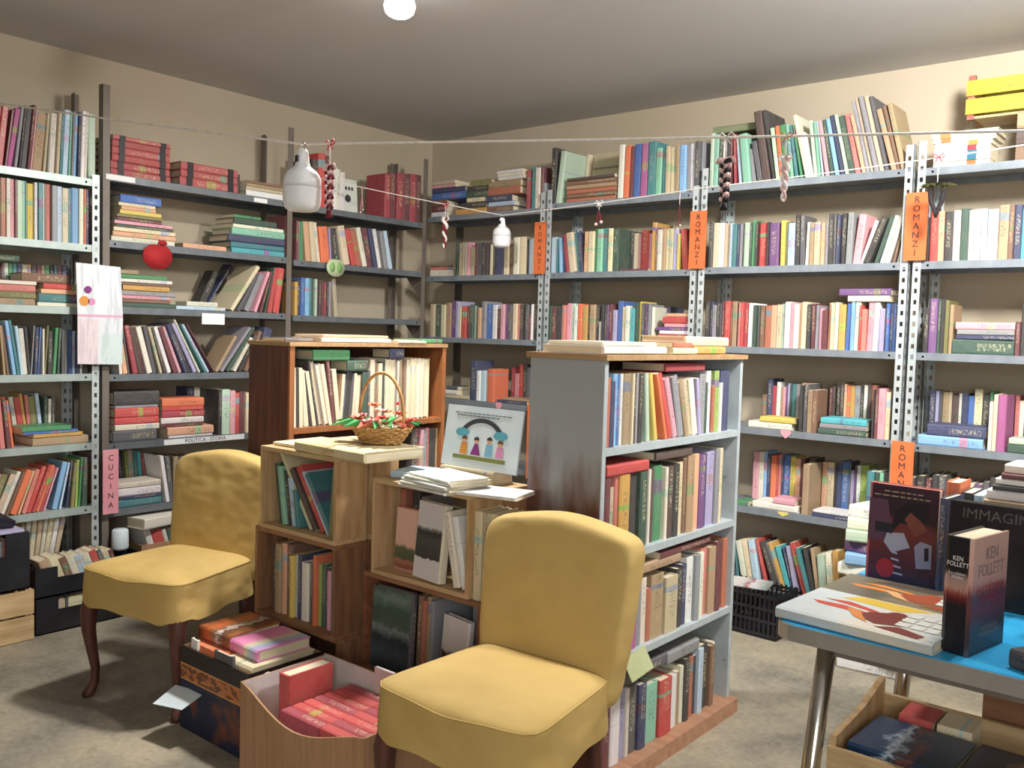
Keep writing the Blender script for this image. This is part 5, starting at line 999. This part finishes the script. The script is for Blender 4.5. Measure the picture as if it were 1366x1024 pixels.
near('large_book', 'tall navy book standing behind the black thriller', (-.262, 2.06, TZ + .0006), (0, 0, -.3), (.04, .12, .235), 'navy')
near('paperback', 'dark paperback standing beside the thick historical novel', (-.325, 2.08, TZ + .0006), (0, 0, -.3), (.022, .10, .17), 'brown')
# row further back on the table
near('hardcover_book', 'blue and white spined book right behind the dark red novel', (-.549, 2.24, TZ + .0006), (0, 0, -.1), (.016, .11, .225), 'navy')
near('pocket_book', 'short book with an olive and orange spine on the back of the table', (-.562, 2.372, TZ + .0006), (0, 0, 0), (.030, .11, .246), 'orange')
near('paperback', 'black spined paperback next to the orange spine, back of the table', (-.530, 2.372, TZ + .0006), (0, 0, 0), (.026, .12, .225), 'black')
near('paperback', 'pale paperback standing between two black ones, back of the table', (-.505, 2.372, TZ + .0006), (0, 0, 0), (.02, .12, .222), 'paleblue')
bk = cover_stand('large_book', 'large black book with silver capitals standing at the back of the table', (-.405, 2.205, 0), TZ + .003, .255, .226, .03, 'black', plain('black_glossy_cover', '1a161a', '241e22', .3), -.05, .06)
t_ = text('IMMAGINARE', .033, plain('dim_silver_ink', '544e4c', '605a58', .4), None, (-.405, 2.2165, TZ + .202), (PI / 2 - .06, 0, -.05), 'title_lettering')
mw = t_.matrix_basis.copy(); t_.parent = bk; t_.matrix_parent_inverse = bk.matrix_world.inverted(); t_.matrix_basis = mw
for i, (c, th) in enumerate((('tan', .016), ('white', .022), ('black', .012), ('white', .014), ('maroon', .012), ('ivory', .020))):
    z = TZ + .2075 + sum(q + .0008 for q in (.016, .022, .012, .014, .012, .020)[:i])
    flat('magazine', '%s magazine, %s up on the books at the back of the table' % (word(c), nth(i)), (-.36 + .008 * i, 2.385 + .003 * i, 0), z, .25, .12, th, c, .04 * (-1) ** i, 'magazines on the back of the table')
near('hardcover_book', 'dark green volume carrying the magazines at the back of the table', (-.45, 2.355, TZ + .0006), (0, 0, 0), (.05, .12, .206), 'darkgreen')
near('hardcover_book', 'maroon volume carrying the magazines at the back of the table', (-.29, 2.355, TZ + .0006), (0, 0, 0), (.05, .12, .206), 'maroon')

# crates under the table
def tray_crate(label, x0, x1, y0, y1, z0, z1, ear=.03):
    t = tag(empty('wooden_crate', (x0, y0, z0)), label, 'crate', 'wooden crates under the table'); L, D, Hh = x1 - x0, y1 - y0, z1 - z0
    MB().box((0, 0, 0), (L, .012, Hh - .03)).build('front_board', PALEW, t); MB().box((0, D - .012, 0), (L, D, Hh - .01)).build('back_board', PALEW, t)
    for x in (0, L - .014):
        MB().add([(x, .0125, 0), (x, D - .0125, 0), (x, D - .0125, Hh + ear), (x, D * .55, Hh), (x, .0125, Hh - .01), (x + .014, .0125, 0), (x + .014, D - .0125, 0), (x + .014, D - .0125, Hh + ear), (x + .014, D * .55, Hh), (x + .014, .0125, Hh - .01)],
                 [(0, 4, 3, 2, 1), (5, 6, 7, 8, 9), (0, 1, 6, 5), (1, 2, 7, 6), (2, 3, 8, 7), (3, 4, 9, 8), (4, 0, 5, 9)]).build('end_board', PALEZ, t)
    MB().box((.0145, .0125, 0), (L - .0145, D - .0125, .010)).build('bottom', PALEW, t)
    return t
tray_crate('upper wooden crate of books under the blue table', -.655, .02, 1.86, 2.20, .2505, .505)
tray_crate('lower wooden crate on the floor under the blue table', -.655, .02, 1.86, 2.20, 0, .248, 0)
SEA = art('dark_blue_sea_cover', [(.0, '18304c'), (.3, '1e3a58'), (.42, 'b0bcc4'), (.5, '20384e'), (.56, '7a4838'), (.64, '1c3044'), (1, '24383e')], 2, 5, .7, .3, 31)
NITE = art('dark_gold_cover', [(.0, '16161a'), (.35, '241e1c'), (.5, '7c5a34'), (.6, '2c2420'), (.8, '18161a'), (1, '201c22')], 2, 5, .7, .3, 37)
for i, (xx, n_) in enumerate(((-.52, 'first'), (-.31, 'second'), (-.11, 'third'))):
    flat('hardcover_book', 'thick hidden book under the %s cover in the crate below the table' % ('sea blue' if i == 0 else 'gold lettered' if i == 1 else 'farther dark'), (xx, 2.025, 0), .262, .2, .28, .075, 'tan', 0, 'books in the crate under the table')
    flat('hardcover_book', 'middle book of the pile under the %s cover, crate below the table' % ('sea blue' if i == 0 else 'gold lettered' if i == 1 else 'farther dark'), (xx, 2.025, 0), .338, .2, .28, .105, 'grey', 0, 'books in the crate under the table')
sb = flat('hardcover_book', 'dark sea blue covered book in the crate below the table', (-.52, 1.98, 0), .4442, .2, .19, .04, 'navy', -.04, None, SEA)
nbk = flat('hardcover_book', 'dark book with gold picture in the crate below the table', (-.31, 1.98, 0), .4442, .2, .19, .04, 'black', -.03, None, NITE)
flat('hardcover_book', 'plain dark book farthest along the crate below the table', (-.11, 1.98, 0), .4442, .19, .19, .04, 'darkgrey', 0)
for (o_b, s) in ((sb, 'ROMANZO'),): pass
near('hardcover_book', 'red book standing at the back of the crate below the table', (-.475, 2.115, .345), (.0, .1, 0), (.05, .06, .185), 'red') if False else None
flat('hardcover_book', 'red book lying at the back of the crate below the table', (-.545, 2.135, 0), .4442, .07, .09, .05, 'red', .0)
flat('hardcover_book', 'cream book lying beside the red one in the crate', (-.465, 2.135, 0), .4442, .07, .09, .05, 'cream', .0)
tag(MB().box((0, 0, 0), (.42, .02, .13)).build('loose_board', MIDW, None, (-.44, 2.225, .42), (0, .0, 0)), 'brown board leaning behind the upper crate under the table', 'board')
tag(MB().box((0, 0, 0), (.42, .14, .4195)).build('storage_box', CARD, None, (-.44, 2.212, 0)), 'plain cardboard box on the floor behind the table crates', 'box')

# ------------------------------------------------------------------ ropes, bulbs, ornaments
def rope(label, pts, r):
    P = []
    for a, b_ in zip(pts, pts[1:]):
        a, b_ = Vector(a), Vector(b_); n = max(3, int((b_ - a).length / .12))
        for j in range(n): P.append(a.lerp(b_, j / n) - Vector((0, 0, .012 * math.sin(PI * j / n) * (b_ - a).length * .35)))
    P.append(Vector(pts[-1]))
    return tag(MB().tube(P, r, 6).build('clothesline', ROPE), label, 'rope')
R1 = [(-4.333, .98, 2.235), (-1.992, 1.507, 1.803), (1.698, 3.33, 1.83)]
rope('white clothesline strung across the room carrying the larger bulb', R1, .0032)
R2 = [(-3.985, 3.08, 2.125), (-3.267, 3.82, 1.963), (-2.037, 3.82, 2.017), (-1.142, 3.82, 2.047), (-.728, 3.82, 2.07), (1.698, 3.82, 2.15)]
rope('thin white line in front of the back racks carrying the smaller bulb', R2, .0026)
def rp(R, x):
    for a, b_ in zip(R, R[1:]):
        if a[0] <= x <= b_[0]:
            t = (x - a[0]) / (b_[0] - a[0]); L = (Vector(b_) - Vector(a)).length
            n = max(3, int(L / .12))
            return Vector(a).lerp(Vector(b_), t) - Vector((0, 0, .012 * math.sin(PI * t) * L * .35))
GLB = NT('milky_bulb_plastic'); GLB.b.inputs['Transmission Weight'].default_value = .12; GLB.b.inputs['IOR'].default_value = 1.2
k = GLB; o_ = k.obj(); x, y, z = k.xyz(o_)
rib = k.n('ShaderNodeTexWave', wave_type='BANDS'); rib.inputs['Scale'].default_value = 60; rib.inputs['Distortion'].default_value = 0
GLBM = GLB.fin('fafafa', .3)
BCAP = plain('white_bulb_body', 'eceeee', 'f6f7f7', .35)
def bulb(loc, label):
    t = tag(empty('hanging_bulb_lamp', loc), label, 'lamp', 'rechargeable bulb lamps on the lines')
    mb = MB(); n = 48
    prof = [(.0, -.172), (.034, -.172), (.044, -.166), (.0485, -.155), (.050, -.14), (.050, -.112)]
    mb.lathe(prof, n); mb.build('diffuser', GLBM, t)
    mb = MB()                                                  # ribbed upper body
    rows = []
    for r, z in ((.050, -.1115), (.0502, -.098), (.049, -.088), (.0455, -.078), (.038, -.068), (.028, -.061), (.021, -.054), (.018, -.044), (.0165, -.028), (.0145, -.016), (.010, -.010)):
        rows.append([(r * (1 - (.02 if (j % 2) and z < -.055 else 0)) * math.cos(2 * PI * j / n), r * (1 - (.02 if (j % 2) and z < -.055 else 0)) * math.sin(2 * PI * j / n), z) for j in range(n)])
    mb.rings(rows); mb.build('ribbed_body', BCAP, t)
    MB().tube([(.011 * math.cos(a), 0, -.006 + .013 * math.sin(a)) for a in [2 * PI * j / 16 for j in range(17)]], .0022, 6, caps=False).build('hook', CHROME, t)
    MB().box((-.006, -.0205, -.045), (.006, -.016, -.028)).build('switch', BLKP, t)
bulb((R1[1][0], R1[1][1], R1[1][2] - .004), 'larger looking white bulb lamp hanging nearest on the clothesline')
bulb((R2[1][0], R2[1][1], R2[1][2] - .004), 'small distant white bulb lamp hanging in front of the back rack')
def bow(mb, c, s):
    cx, cy, cz = c
    for sx in (-1, 1):
        mb.tube([(cx, cy, cz), (cx + sx * s * .6, cy, cz + s * .55), (cx + sx * s, cy, cz + s * .1), (cx + sx * s * .5, cy, cz - s * .15), (cx, cy, cz)], s * .10, 5)
        mb.tube([(cx, cy, cz), (cx + sx * s * .55, cy, cz - s * .8)], s * .09, 5)
def braid(mb1, mb2, c, L, r, turns=6):
    n = 44
    for q, mb in enumerate((mb1, mb2)):
        for h in range(2):
            mb.tube([(c[0] + r * math.cos(2 * PI * turns * j / n + PI * h + q * PI / 2), c[1] + r * math.sin(2 * PI * turns * j / n + PI * h + q * PI / 2), c[2] - L * j / n) for j in range(n + 1)], r * .62, 5)
def ornament(label, p, kind, L, s, cols, cat='ornament'):
    t = tag(empty('hanging_ornament', p), label, cat, 'yarn ornaments on the lines')
    bm_ = MB(); bow(bm_, (0, 0, 0), s); bm_.build('bow', cols[0], t)
    MB().tube([(0, 0, 0), (0, 0, -L * .32)], .0018, 5).build('string', WHITEY, t)
    z = -L * .32
    if kind == 'tassel':
        a, b_ = MB(), MB(); rows = 9; dz = L * .62 / rows
        for j in range(rows):
            for sx in (-1, 1):
                for sy in (-1, 1):
                    mb = a if (j + (sx > 0)) % 2 else b_; w_ = s * (.62 - .03 * j)
                    mb.tube([(0, sy * s * .30, z - dz * (j + .75)), (sx * w_ * .55, sy * s * .36, z - dz * (j + .3)), (sx * w_, sy * s * .1, z - dz * (j - .15))], [s * .16, s * .24, s * .13], 6)
        a.build('braid', cols[1], t); b_.build('braid', cols[2], t)
        for sx in (-1, 1):
            m_ = MB(); m_.tube([(0, 0, z), (sx * s * .8, 0, z + s * .2), (sx * s * 1.15, 0, z - s * .35)], s * .22, 6); m_.build('loop', cols[2], t)
        MB().tube([(0, 0, z - L * .62), (0, 0, z - L * .72)], [s * .35, s * .5], 7).build('tassel_tip', cols[1], t)
    elif kind == 'loops':
        a, b_ = MB(), MB(); n = 40; H_ = L * .66
        for q, mb in ((0, a), (PI, b_)):
            mb.tube([(s * .42 * (1 - .5 * j / n) * math.cos(q + 9 * j / n * 1.6), s * .42 * (1 - .5 * j / n) * math.sin(q + 9 * j / n * 1.6), z - H_ * j / n) for j in range(n + 1)], [s * .42 * (1 - .55 * j / n) for j in range(n + 1)], 7)
        a.build('twisted_strand', cols[1], t); b_.build('twisted_strand', cols[2], t)
        for sx in (-1, 1):
            m_ = MB(); m_.tube([(0, 0, z + s * .1), (sx * s * .7, 0, z + s * .5), (sx * s * 1.0, 0, z - s * .1), (sx * s * .3, 0, z - s * .5)], s * .16, 6); m_.build('loop', cols[2], t)
    else:                                                      # pair of pompoms
        for sx in (-1, 1):
            m_ = MB(); m_.tube([(0, 0, z), (sx * s * .6, 0, z - L * (.5 if sx < 0 else .42))], s * .14, 6); m_.build('cord', cols[1], t)
            m_ = MB(); q = (sx * s * .6, 0, z - L * (.56 if sx < 0 else .48)); m_.lathe([(s * .34 * math.sin(PI * j / 8), -s * .34 * math.cos(PI * j / 8)) for j in range(9)], 12, q); m_.build('pompom', cols[2], t)
ornament('maroon and pink braided tassel with a red bow beside the larger bulb', rp(R1, -1.922), 'tassel', .185, .020, (RED, MARO, PINKY))
ornament('dangling white and black tassel in front of the third orange sign', rp(R1, -1.010), 'tassel', .165, .021, (WHITEY, DARKY, PINKY))
ornament('orange ribboned yarn charm hanging before the green volumes', rp(R1, -.888), 'loops', .155, .016, (ORANGE, PINKY, WHITEY))
ornament('thin pink ribbon charm at the corner of the room', rp(R2, -3.80), 'pair', .15, .016, (PINKC, PINKC, PINKY))
ornament('red and white looped yarn charm beside the smaller bulb', rp(R2, -3.485), 'loops', .24, .026, (RED, MARO, WHITEY))
ornament('maroon charm with two pale pompoms on the thin line', rp(R2, -2.625), 'pair', .12, .026, (WHITEY, MARO, PINKY))
ornament('dark red charm with white cord beside the second orange sign', rp(R2, -2.165), 'pair', .20, .012, (MARO, MARO, WHITEY))
t = tag(empty('dried_posy', rp(R2, -1.02)), 'small posy of dried greenery under a red bow on the thin line', 'ornament')
m_ = MB(); bow(m_, (0, -.012, 0), .022); m_.build('bow', RED, t); MB().tube([(0, -.012, 0), (0, -.012, -.10)], .002, 5).build('string', WHITEY, t)
DRY = plain('dried_green', '3c3c24', '6c6a3c', .8)
for i in range(14):
    a = 2 * PI * i / 14; d = Vector((math.cos(a), .5 * math.sin(a), 0)); p = Vector((0, -.012, -.115)) + d * .012; L = random.uniform(.035, .07); s = Vector((-d.y, d.x, 0)).normalized() * .011
    MB().add([p, p + d * L * .5 + s + Vector((0, 0, .014)), p + d * L + Vector((0, 0, .005 * (i % 3))), p + d * L * .5 - s + Vector((0, 0, .014))], [(0, 1, 2), (0, 2, 3)]).build('leaf', DRY, t)
for sx in (-1, 1): MB().tube([(sx * .026, -.012, -.13), (sx * .02, -.012, -.17), (sx * .004, -.012, -.21), (0, -.012, -.235)], [.009, .010, .008, .005], 6).build('twig', DARKY, t)

# ------------------------------------------------------------------ signs, notes and paper cut-outs
def vsign(word_, x0, x1, z0, z1, y, m, label, n=None):
    t = tag(empty('section_sign', ((x0 + x1) / 2, y, z0)), label, 'sign', 'vertical section signs'); W = (x1 - x0) / 2; Hh = z1 - z0
    MB().box((-W, 0, 0), (W, .0015, Hh)).build('card', m, t); n = len(word_)
    for i, ch in enumerate(word_):
        text(ch, W * .85, INK, t, (0, -.0012, Hh * (.955 - (i + .5) / n * .91)), RX, 'letter')
vsign('ROMANZI', -3.158, -3.078, 1.65, 1.935, 3.972, ORANGE, 'orange vertical sign on the posts nearest the room corner')
vsign('ROMANZI', -2.190, -2.100, 1.656, 1.935, 3.972, ORANGE, 'orange vertical sign on the post in the middle of the back racks')
vsign('ROMANZI', -1.183, -1.094, 1.667, 1.947, 3.972, ORANGE, 'orange vertical sign high on the bright posts by the white magazines')
vsign('ROMANZI', -1.190, -1.098, .625, .91, 3.972, ORANGE, 'orange vertical sign low on the bright posts behind the novel')
vsign('ROMANZI', -3.170, -3.115, .50, .92, 3.972, ORANGE, 'narrow orange sign low on the posts behind the propped drawing')
t = tag(empty('section_sign', (-3.962, 1.968, .452), 0), 'pink vertical sign on the brown post behind the far chair', 'sign', 'vertical section signs')
MB().box((0, -.036, 0), (.0015, .036, .292)).build('card', PINKC, t)
for i, ch in enumerate('CUCINA'): text(ch, .036, INK, t, (.0026, 0, .292 * (.94 - (i + .5) / 6 * .88)), RXX, 'letter')
# printed wall sheet hanging on the rack posts
t = tag(empty('printed_poster', (-3.955, 1.908, 1.126), 0), 'long white printed timetable sheet hung on the side rack posts', 'poster')
k = NT('printed_timetable'); o_ = k.obj(); x, y, z = k.xyz(o_)
ty = k.noise(k.mapv(o_, (1, 45, 6)), 1.0, 2); col = k.mix(k.math('MULTIPLY', k.math('GREATER_THAN', ty, .55), .35), lin('e0e4e6'), lin('a4aab4'))
pk = k.math('MULTIPLY', k.math('LESS_THAN', z, .20), k.math('LESS_THAN', y, -.005)); col = k.mix(k.math('MULTIPLY', pk, .35), col, lin('e8b4b4'))
gr = k.math('MULTIPLY', k.math('LESS_THAN', z, .14), k.math('GREATER_THAN', y, .01)); col = k.mix(k.math('MULTIPLY', gr, .4), col, lin('bcdcd0'))
col = k.mix(k.math('MULTIPLY', k.math('LESS_THAN', k.math('ABSOLUTE', k.math('SUBTRACT', z, .215)), .006), .8), col, lin('d896b0'))
TT = k.fin(col, .6)
MB().add([(.0, -.100, .442), (.0, .098, .436), (.012, .104, .21), (.012, -.098, .216), (.0, .108, 0), (0, -.092, .004), (.0015, -.100, .442), (.0015, .098, .436), (.0135, .104, .21), (.0135, -.098, .216), (.0015, .108, 0), (.0015, -.092, .004)],
         [(0, 1, 2, 3), (3, 2, 4, 5), (6, 9, 8, 7), (9, 11, 10, 8), (0, 6, 7, 1), (1, 7, 8, 2), (2, 8, 10, 4), (4, 10, 11, 5), (5, 11, 9, 3), (3, 9, 6, 0)]).build('sheet', TT, t)
for nm, cy, cz, r, m in (('purple_emblem', -.052, .328, .016, 'purple'), ('yellow_emblem', -.068, .278, .022, 'orange'), ('pink_emblem', -.036, .276, .016, 'pink')):
    m_ = MB(); v = [(.0125, cy, cz)] + [(.0125, cy + r * math.cos(2 * PI * j / 14), cz + r * math.sin(2 * PI * j / 14)) for j in range(15)]
    m_.add(v, [(0, j + 1, j + 2) for j in range(14)]); m_.build(nm, PC[m], t)
def apple(loc, w_, h, m, m2, label, leaf):
    t = tag(empty('paper_apple', loc, 0), label, 'paper cut-out'); n = 28; pts = []
    for j in range(n):
        a = 2 * PI * j / n; r = 1 - .16 * max(0, math.sin(a)) ** 8 - .05 * max(0, -math.sin(a)) ** 10
        pts.append((math.cos(a) * r * w_ / 2, math.sin(a) * r * h / 2))
    MB().rings([[(0, y, z) for y, z in pts], [(.004, y, z) for y, z in pts]]).build('apple_shape', m, t)
    MB().tube([(.002, 0, h * .40), (.002, .008, h * .62)], .003, 5).build('stem', m2, t)
    for sx in (-1, 1) if leaf == 2 else (1,):
        m_ = MB(); q = [(math.cos(2 * PI * j / 12) * w_ * .15, math.sin(2 * PI * j / 12) * h * .26) for j in range(12)]
        oy, oz = (sx * w_ * .2, 0) if leaf == 2 else (w_ * .16, h * .5)
        m_.rings([[(.0045, y + oy, z * (1 if leaf == 2 else .4) + oz) for y, z in q], [(.006, y + oy, z * (1 if leaf == 2 else .4) + oz) for y, z in q]]); m_.build('leaf_shape', m2, t)
apple((-3.96, 2.185, 1.625), .145, .125, plain('red_felt', '9c181c', 'ae2224', .8), plain('dark_red_felt', '94161c', 'a42024', .8), 'red paper apple hanging from the second shelf of the side rack', 1)
apple((-3.965, 3.232, 1.65), .125, .105, plain('pale_green_felt', 'b4c498', 'c4d2a8', .8), plain('green_felt', '7cac60', '90bc74', .8), 'pale green paper apple hanging from the corner side rack', 2)
def note(name, label, x, y0, y1, z0, z1, m, cat='note'):
    return tag(MB().box((0, 0, 0), (.0015, y1 - y0, z1 - z0)).build(name, m, None, (x, y0, z0)), label, cat)
note('paper_note', 'small white note hanging from the third shelf of the middle side rack', -3.985, 2.43, 2.555, 1.318, 1.372, PAPER)
o = note('shelf_label', 'white lettered strip on the fifth shelf of the middle side rack', -3.9905, 2.24, 2.68, .738, .764, PAPER, 'label')
text('POLITICA - STORIA', .026, INK, o, (.0028, .22, .013), RXX, 'lettering')
note('shelf_label', 'white tape label at the brown post, top of the middle side rack', -3.9885, 1.955, 2.09, 1.948, 1.972, PAPER, 'label')
note('shelf_label', 'white tape label near the larger bulb on the middle side rack', -3.9905, 2.72, 2.80, 1.946, 1.968, PAPER, 'label')
def tagb(label, x, z, w_, h, m):
    return tag(MB().add([(-w_ / 2, 0, 0), (w_ / 2, 0, 0), (w_ / 2, 0, -h * .4), (0, 0, -h), (-w_ / 2, 0, -h * .4), (-w_ / 2, .001, 0), (w_ / 2, .001, 0), (w_ / 2, .001, -h * .4), (0, .001, -h), (-w_ / 2, .001, -h * .4)],
        [(0, 4, 3, 2, 1), (5, 6, 7, 8, 9), (0, 1, 6, 5), (1, 2, 7, 6), (2, 3, 8, 7), (3, 4, 9, 8), (4, 0, 5, 9)]).build('price_tag', m, None, (x, 3.9895, z)), label, 'tag')
tagb('pink heart tag on the fourth shelf of the corner back rack', -3.40, SH['b1'][4] + .004, .045, .05, PINKC)
tagb('pink tag stuck on the fourth shelf of the bright rack', -1.665, SH['b3'][4] + .004, .05, .04, PINKC)
tagb('yellow tag stuck on the fifth shelf of the bright rack', -1.66, SH['b3'][5] + .002, .05, .022, plain('yellow_card', 'd4c468', 'dccf7c', .7))

# ------------------------------------------------------------------ odds and ends on the top shelves
t = tag(empty('picture_card', (-4.03, 3.30, SH['a3'][1] + .001), PI / 2), 'pale greeting card with a small grey drawing, corner side rack', 'card')
t.rotation_euler = (-.08, 0, PI / 2)
MB().box((0, 0, 0), (.14, .004, .19)).build('card', plain('pale_card', 'c8ccc0', 'd6dacf', .7), t)
m_ = MB(); disc(m_, .07, .08, .022, .022); m_.build('printed_drawing', PC['black'], t)
m_ = MB()
for i in range(4): m_.box((.03 + i * .022, -.0014, .128), (.044 + i * .022, -.0004, .146))
m_.build('printed_title', PC['black'], t)
z = SH['b2'][1]
cover_stand('large_book', 'beige book with dark title leaning behind the striped volumes, top shelf', (-2.86, 4.20, 0), z + .004, .19, .30, .02, 'beige', art('beige_title_cover', [(.0, 'b8ac8c'), (.5, 'b8ac8c'), (.52, '6a6050'), (.56, 'b8ac8c'), (.68, 'b4a888'), (.71, '6e6454'), (.75, 'b8ac8c'), (1, 'bcb090')], 2, 20, .04, .7), 0, .12)
flat('box_file', 'olive green box file lying across the green volumes, top of the bright rack', (-2.008, 4.17, 0), SH['b3'][1] + .266, .26, .20, .034, 'palegreen', 0, None, plain('olive_box_cover', '7e8464', '8c9270', .7))
# painted fruit crate standing on the magazine stack
z = SH['b4'][1]
FRU = NT('painted_fruit_crate'); k = FRU; o_ = k.obj(); f = k.noise(k.mapv(o_, (6, 6, 14)), 1.0, 3)
FRU = k.fin(k.ramp(f, [(.28, 'b06a3c'), (.40, 'c0a038'), (.56, 'b4ac3c'), (.72, '7c9438')]), .6)
t = tag(empty('fruit_crate', (-1.005, 4.10, z + .205), 0), 'painted yellow and green fruit crate high on the last back rack', 'crate')
for zz in (.02, .095): MB().box((.0, 0, zz), (.55, .010, zz + .062)).build('slat', FRU, t); MB().box((.0, .19, zz), (.55, .20, zz + .062)).build('slat', FRU, t)
for x in (0, .50):
    for y in (.0105, .165): MB().box((x + .004, y, 0), (x + .03, y + .024, .18)).build('corner_post', plain('pink_worn_wood', 'a4505a', 'a88a48', .7), t)
    MB().box((x + .010, .036, .02), (x + .02, .164, .157)).build('end_panel', FRU, t)
MB().box((.032, .0105, .002), (.498, .189, .012)).build('bottom', PALEW, t)
for i, zz in enumerate((0, .068, .136)):
    flat('box_file', '%s box file, %s up beneath the painted fruit crate' % (('brown', 'dark brown', 'tan')[i], nth(i)), (-.55, 4.17, 0), z + .0005 + zz, .5, .25, .067, ('brown', 'darkbrown', 'tan')[i], 0, 'box files beneath the fruit crate')
# ceiling lamp
t = tag(empty('ceiling_bulb', (-2.42, 2.24, ZC), 0), 'bright bulb on the ceiling at the upper edge of the view', 'lamp')
MB().lathe([(0, 0), (.045, 0), (.045, -.02), (.02, -.03), (.018, -.05), (0, -.05)], 24).build('base', BCAP, t)
GLOW = NT('lit_bulb'); GLOW.b.inputs['Emission Color'].default_value = (1, .97, .92, 1); GLOW.b.inputs['Emission Strength'].default_value = 14
MB().lathe([(.018, -.048), (.032, -.06), (.050, -.085), (.056, -.105), (.050, -.128), (.03, -.142), (0, -.146)], 24).build('glass_bulb', GLOW.fin('f4f2ec', .3), t)
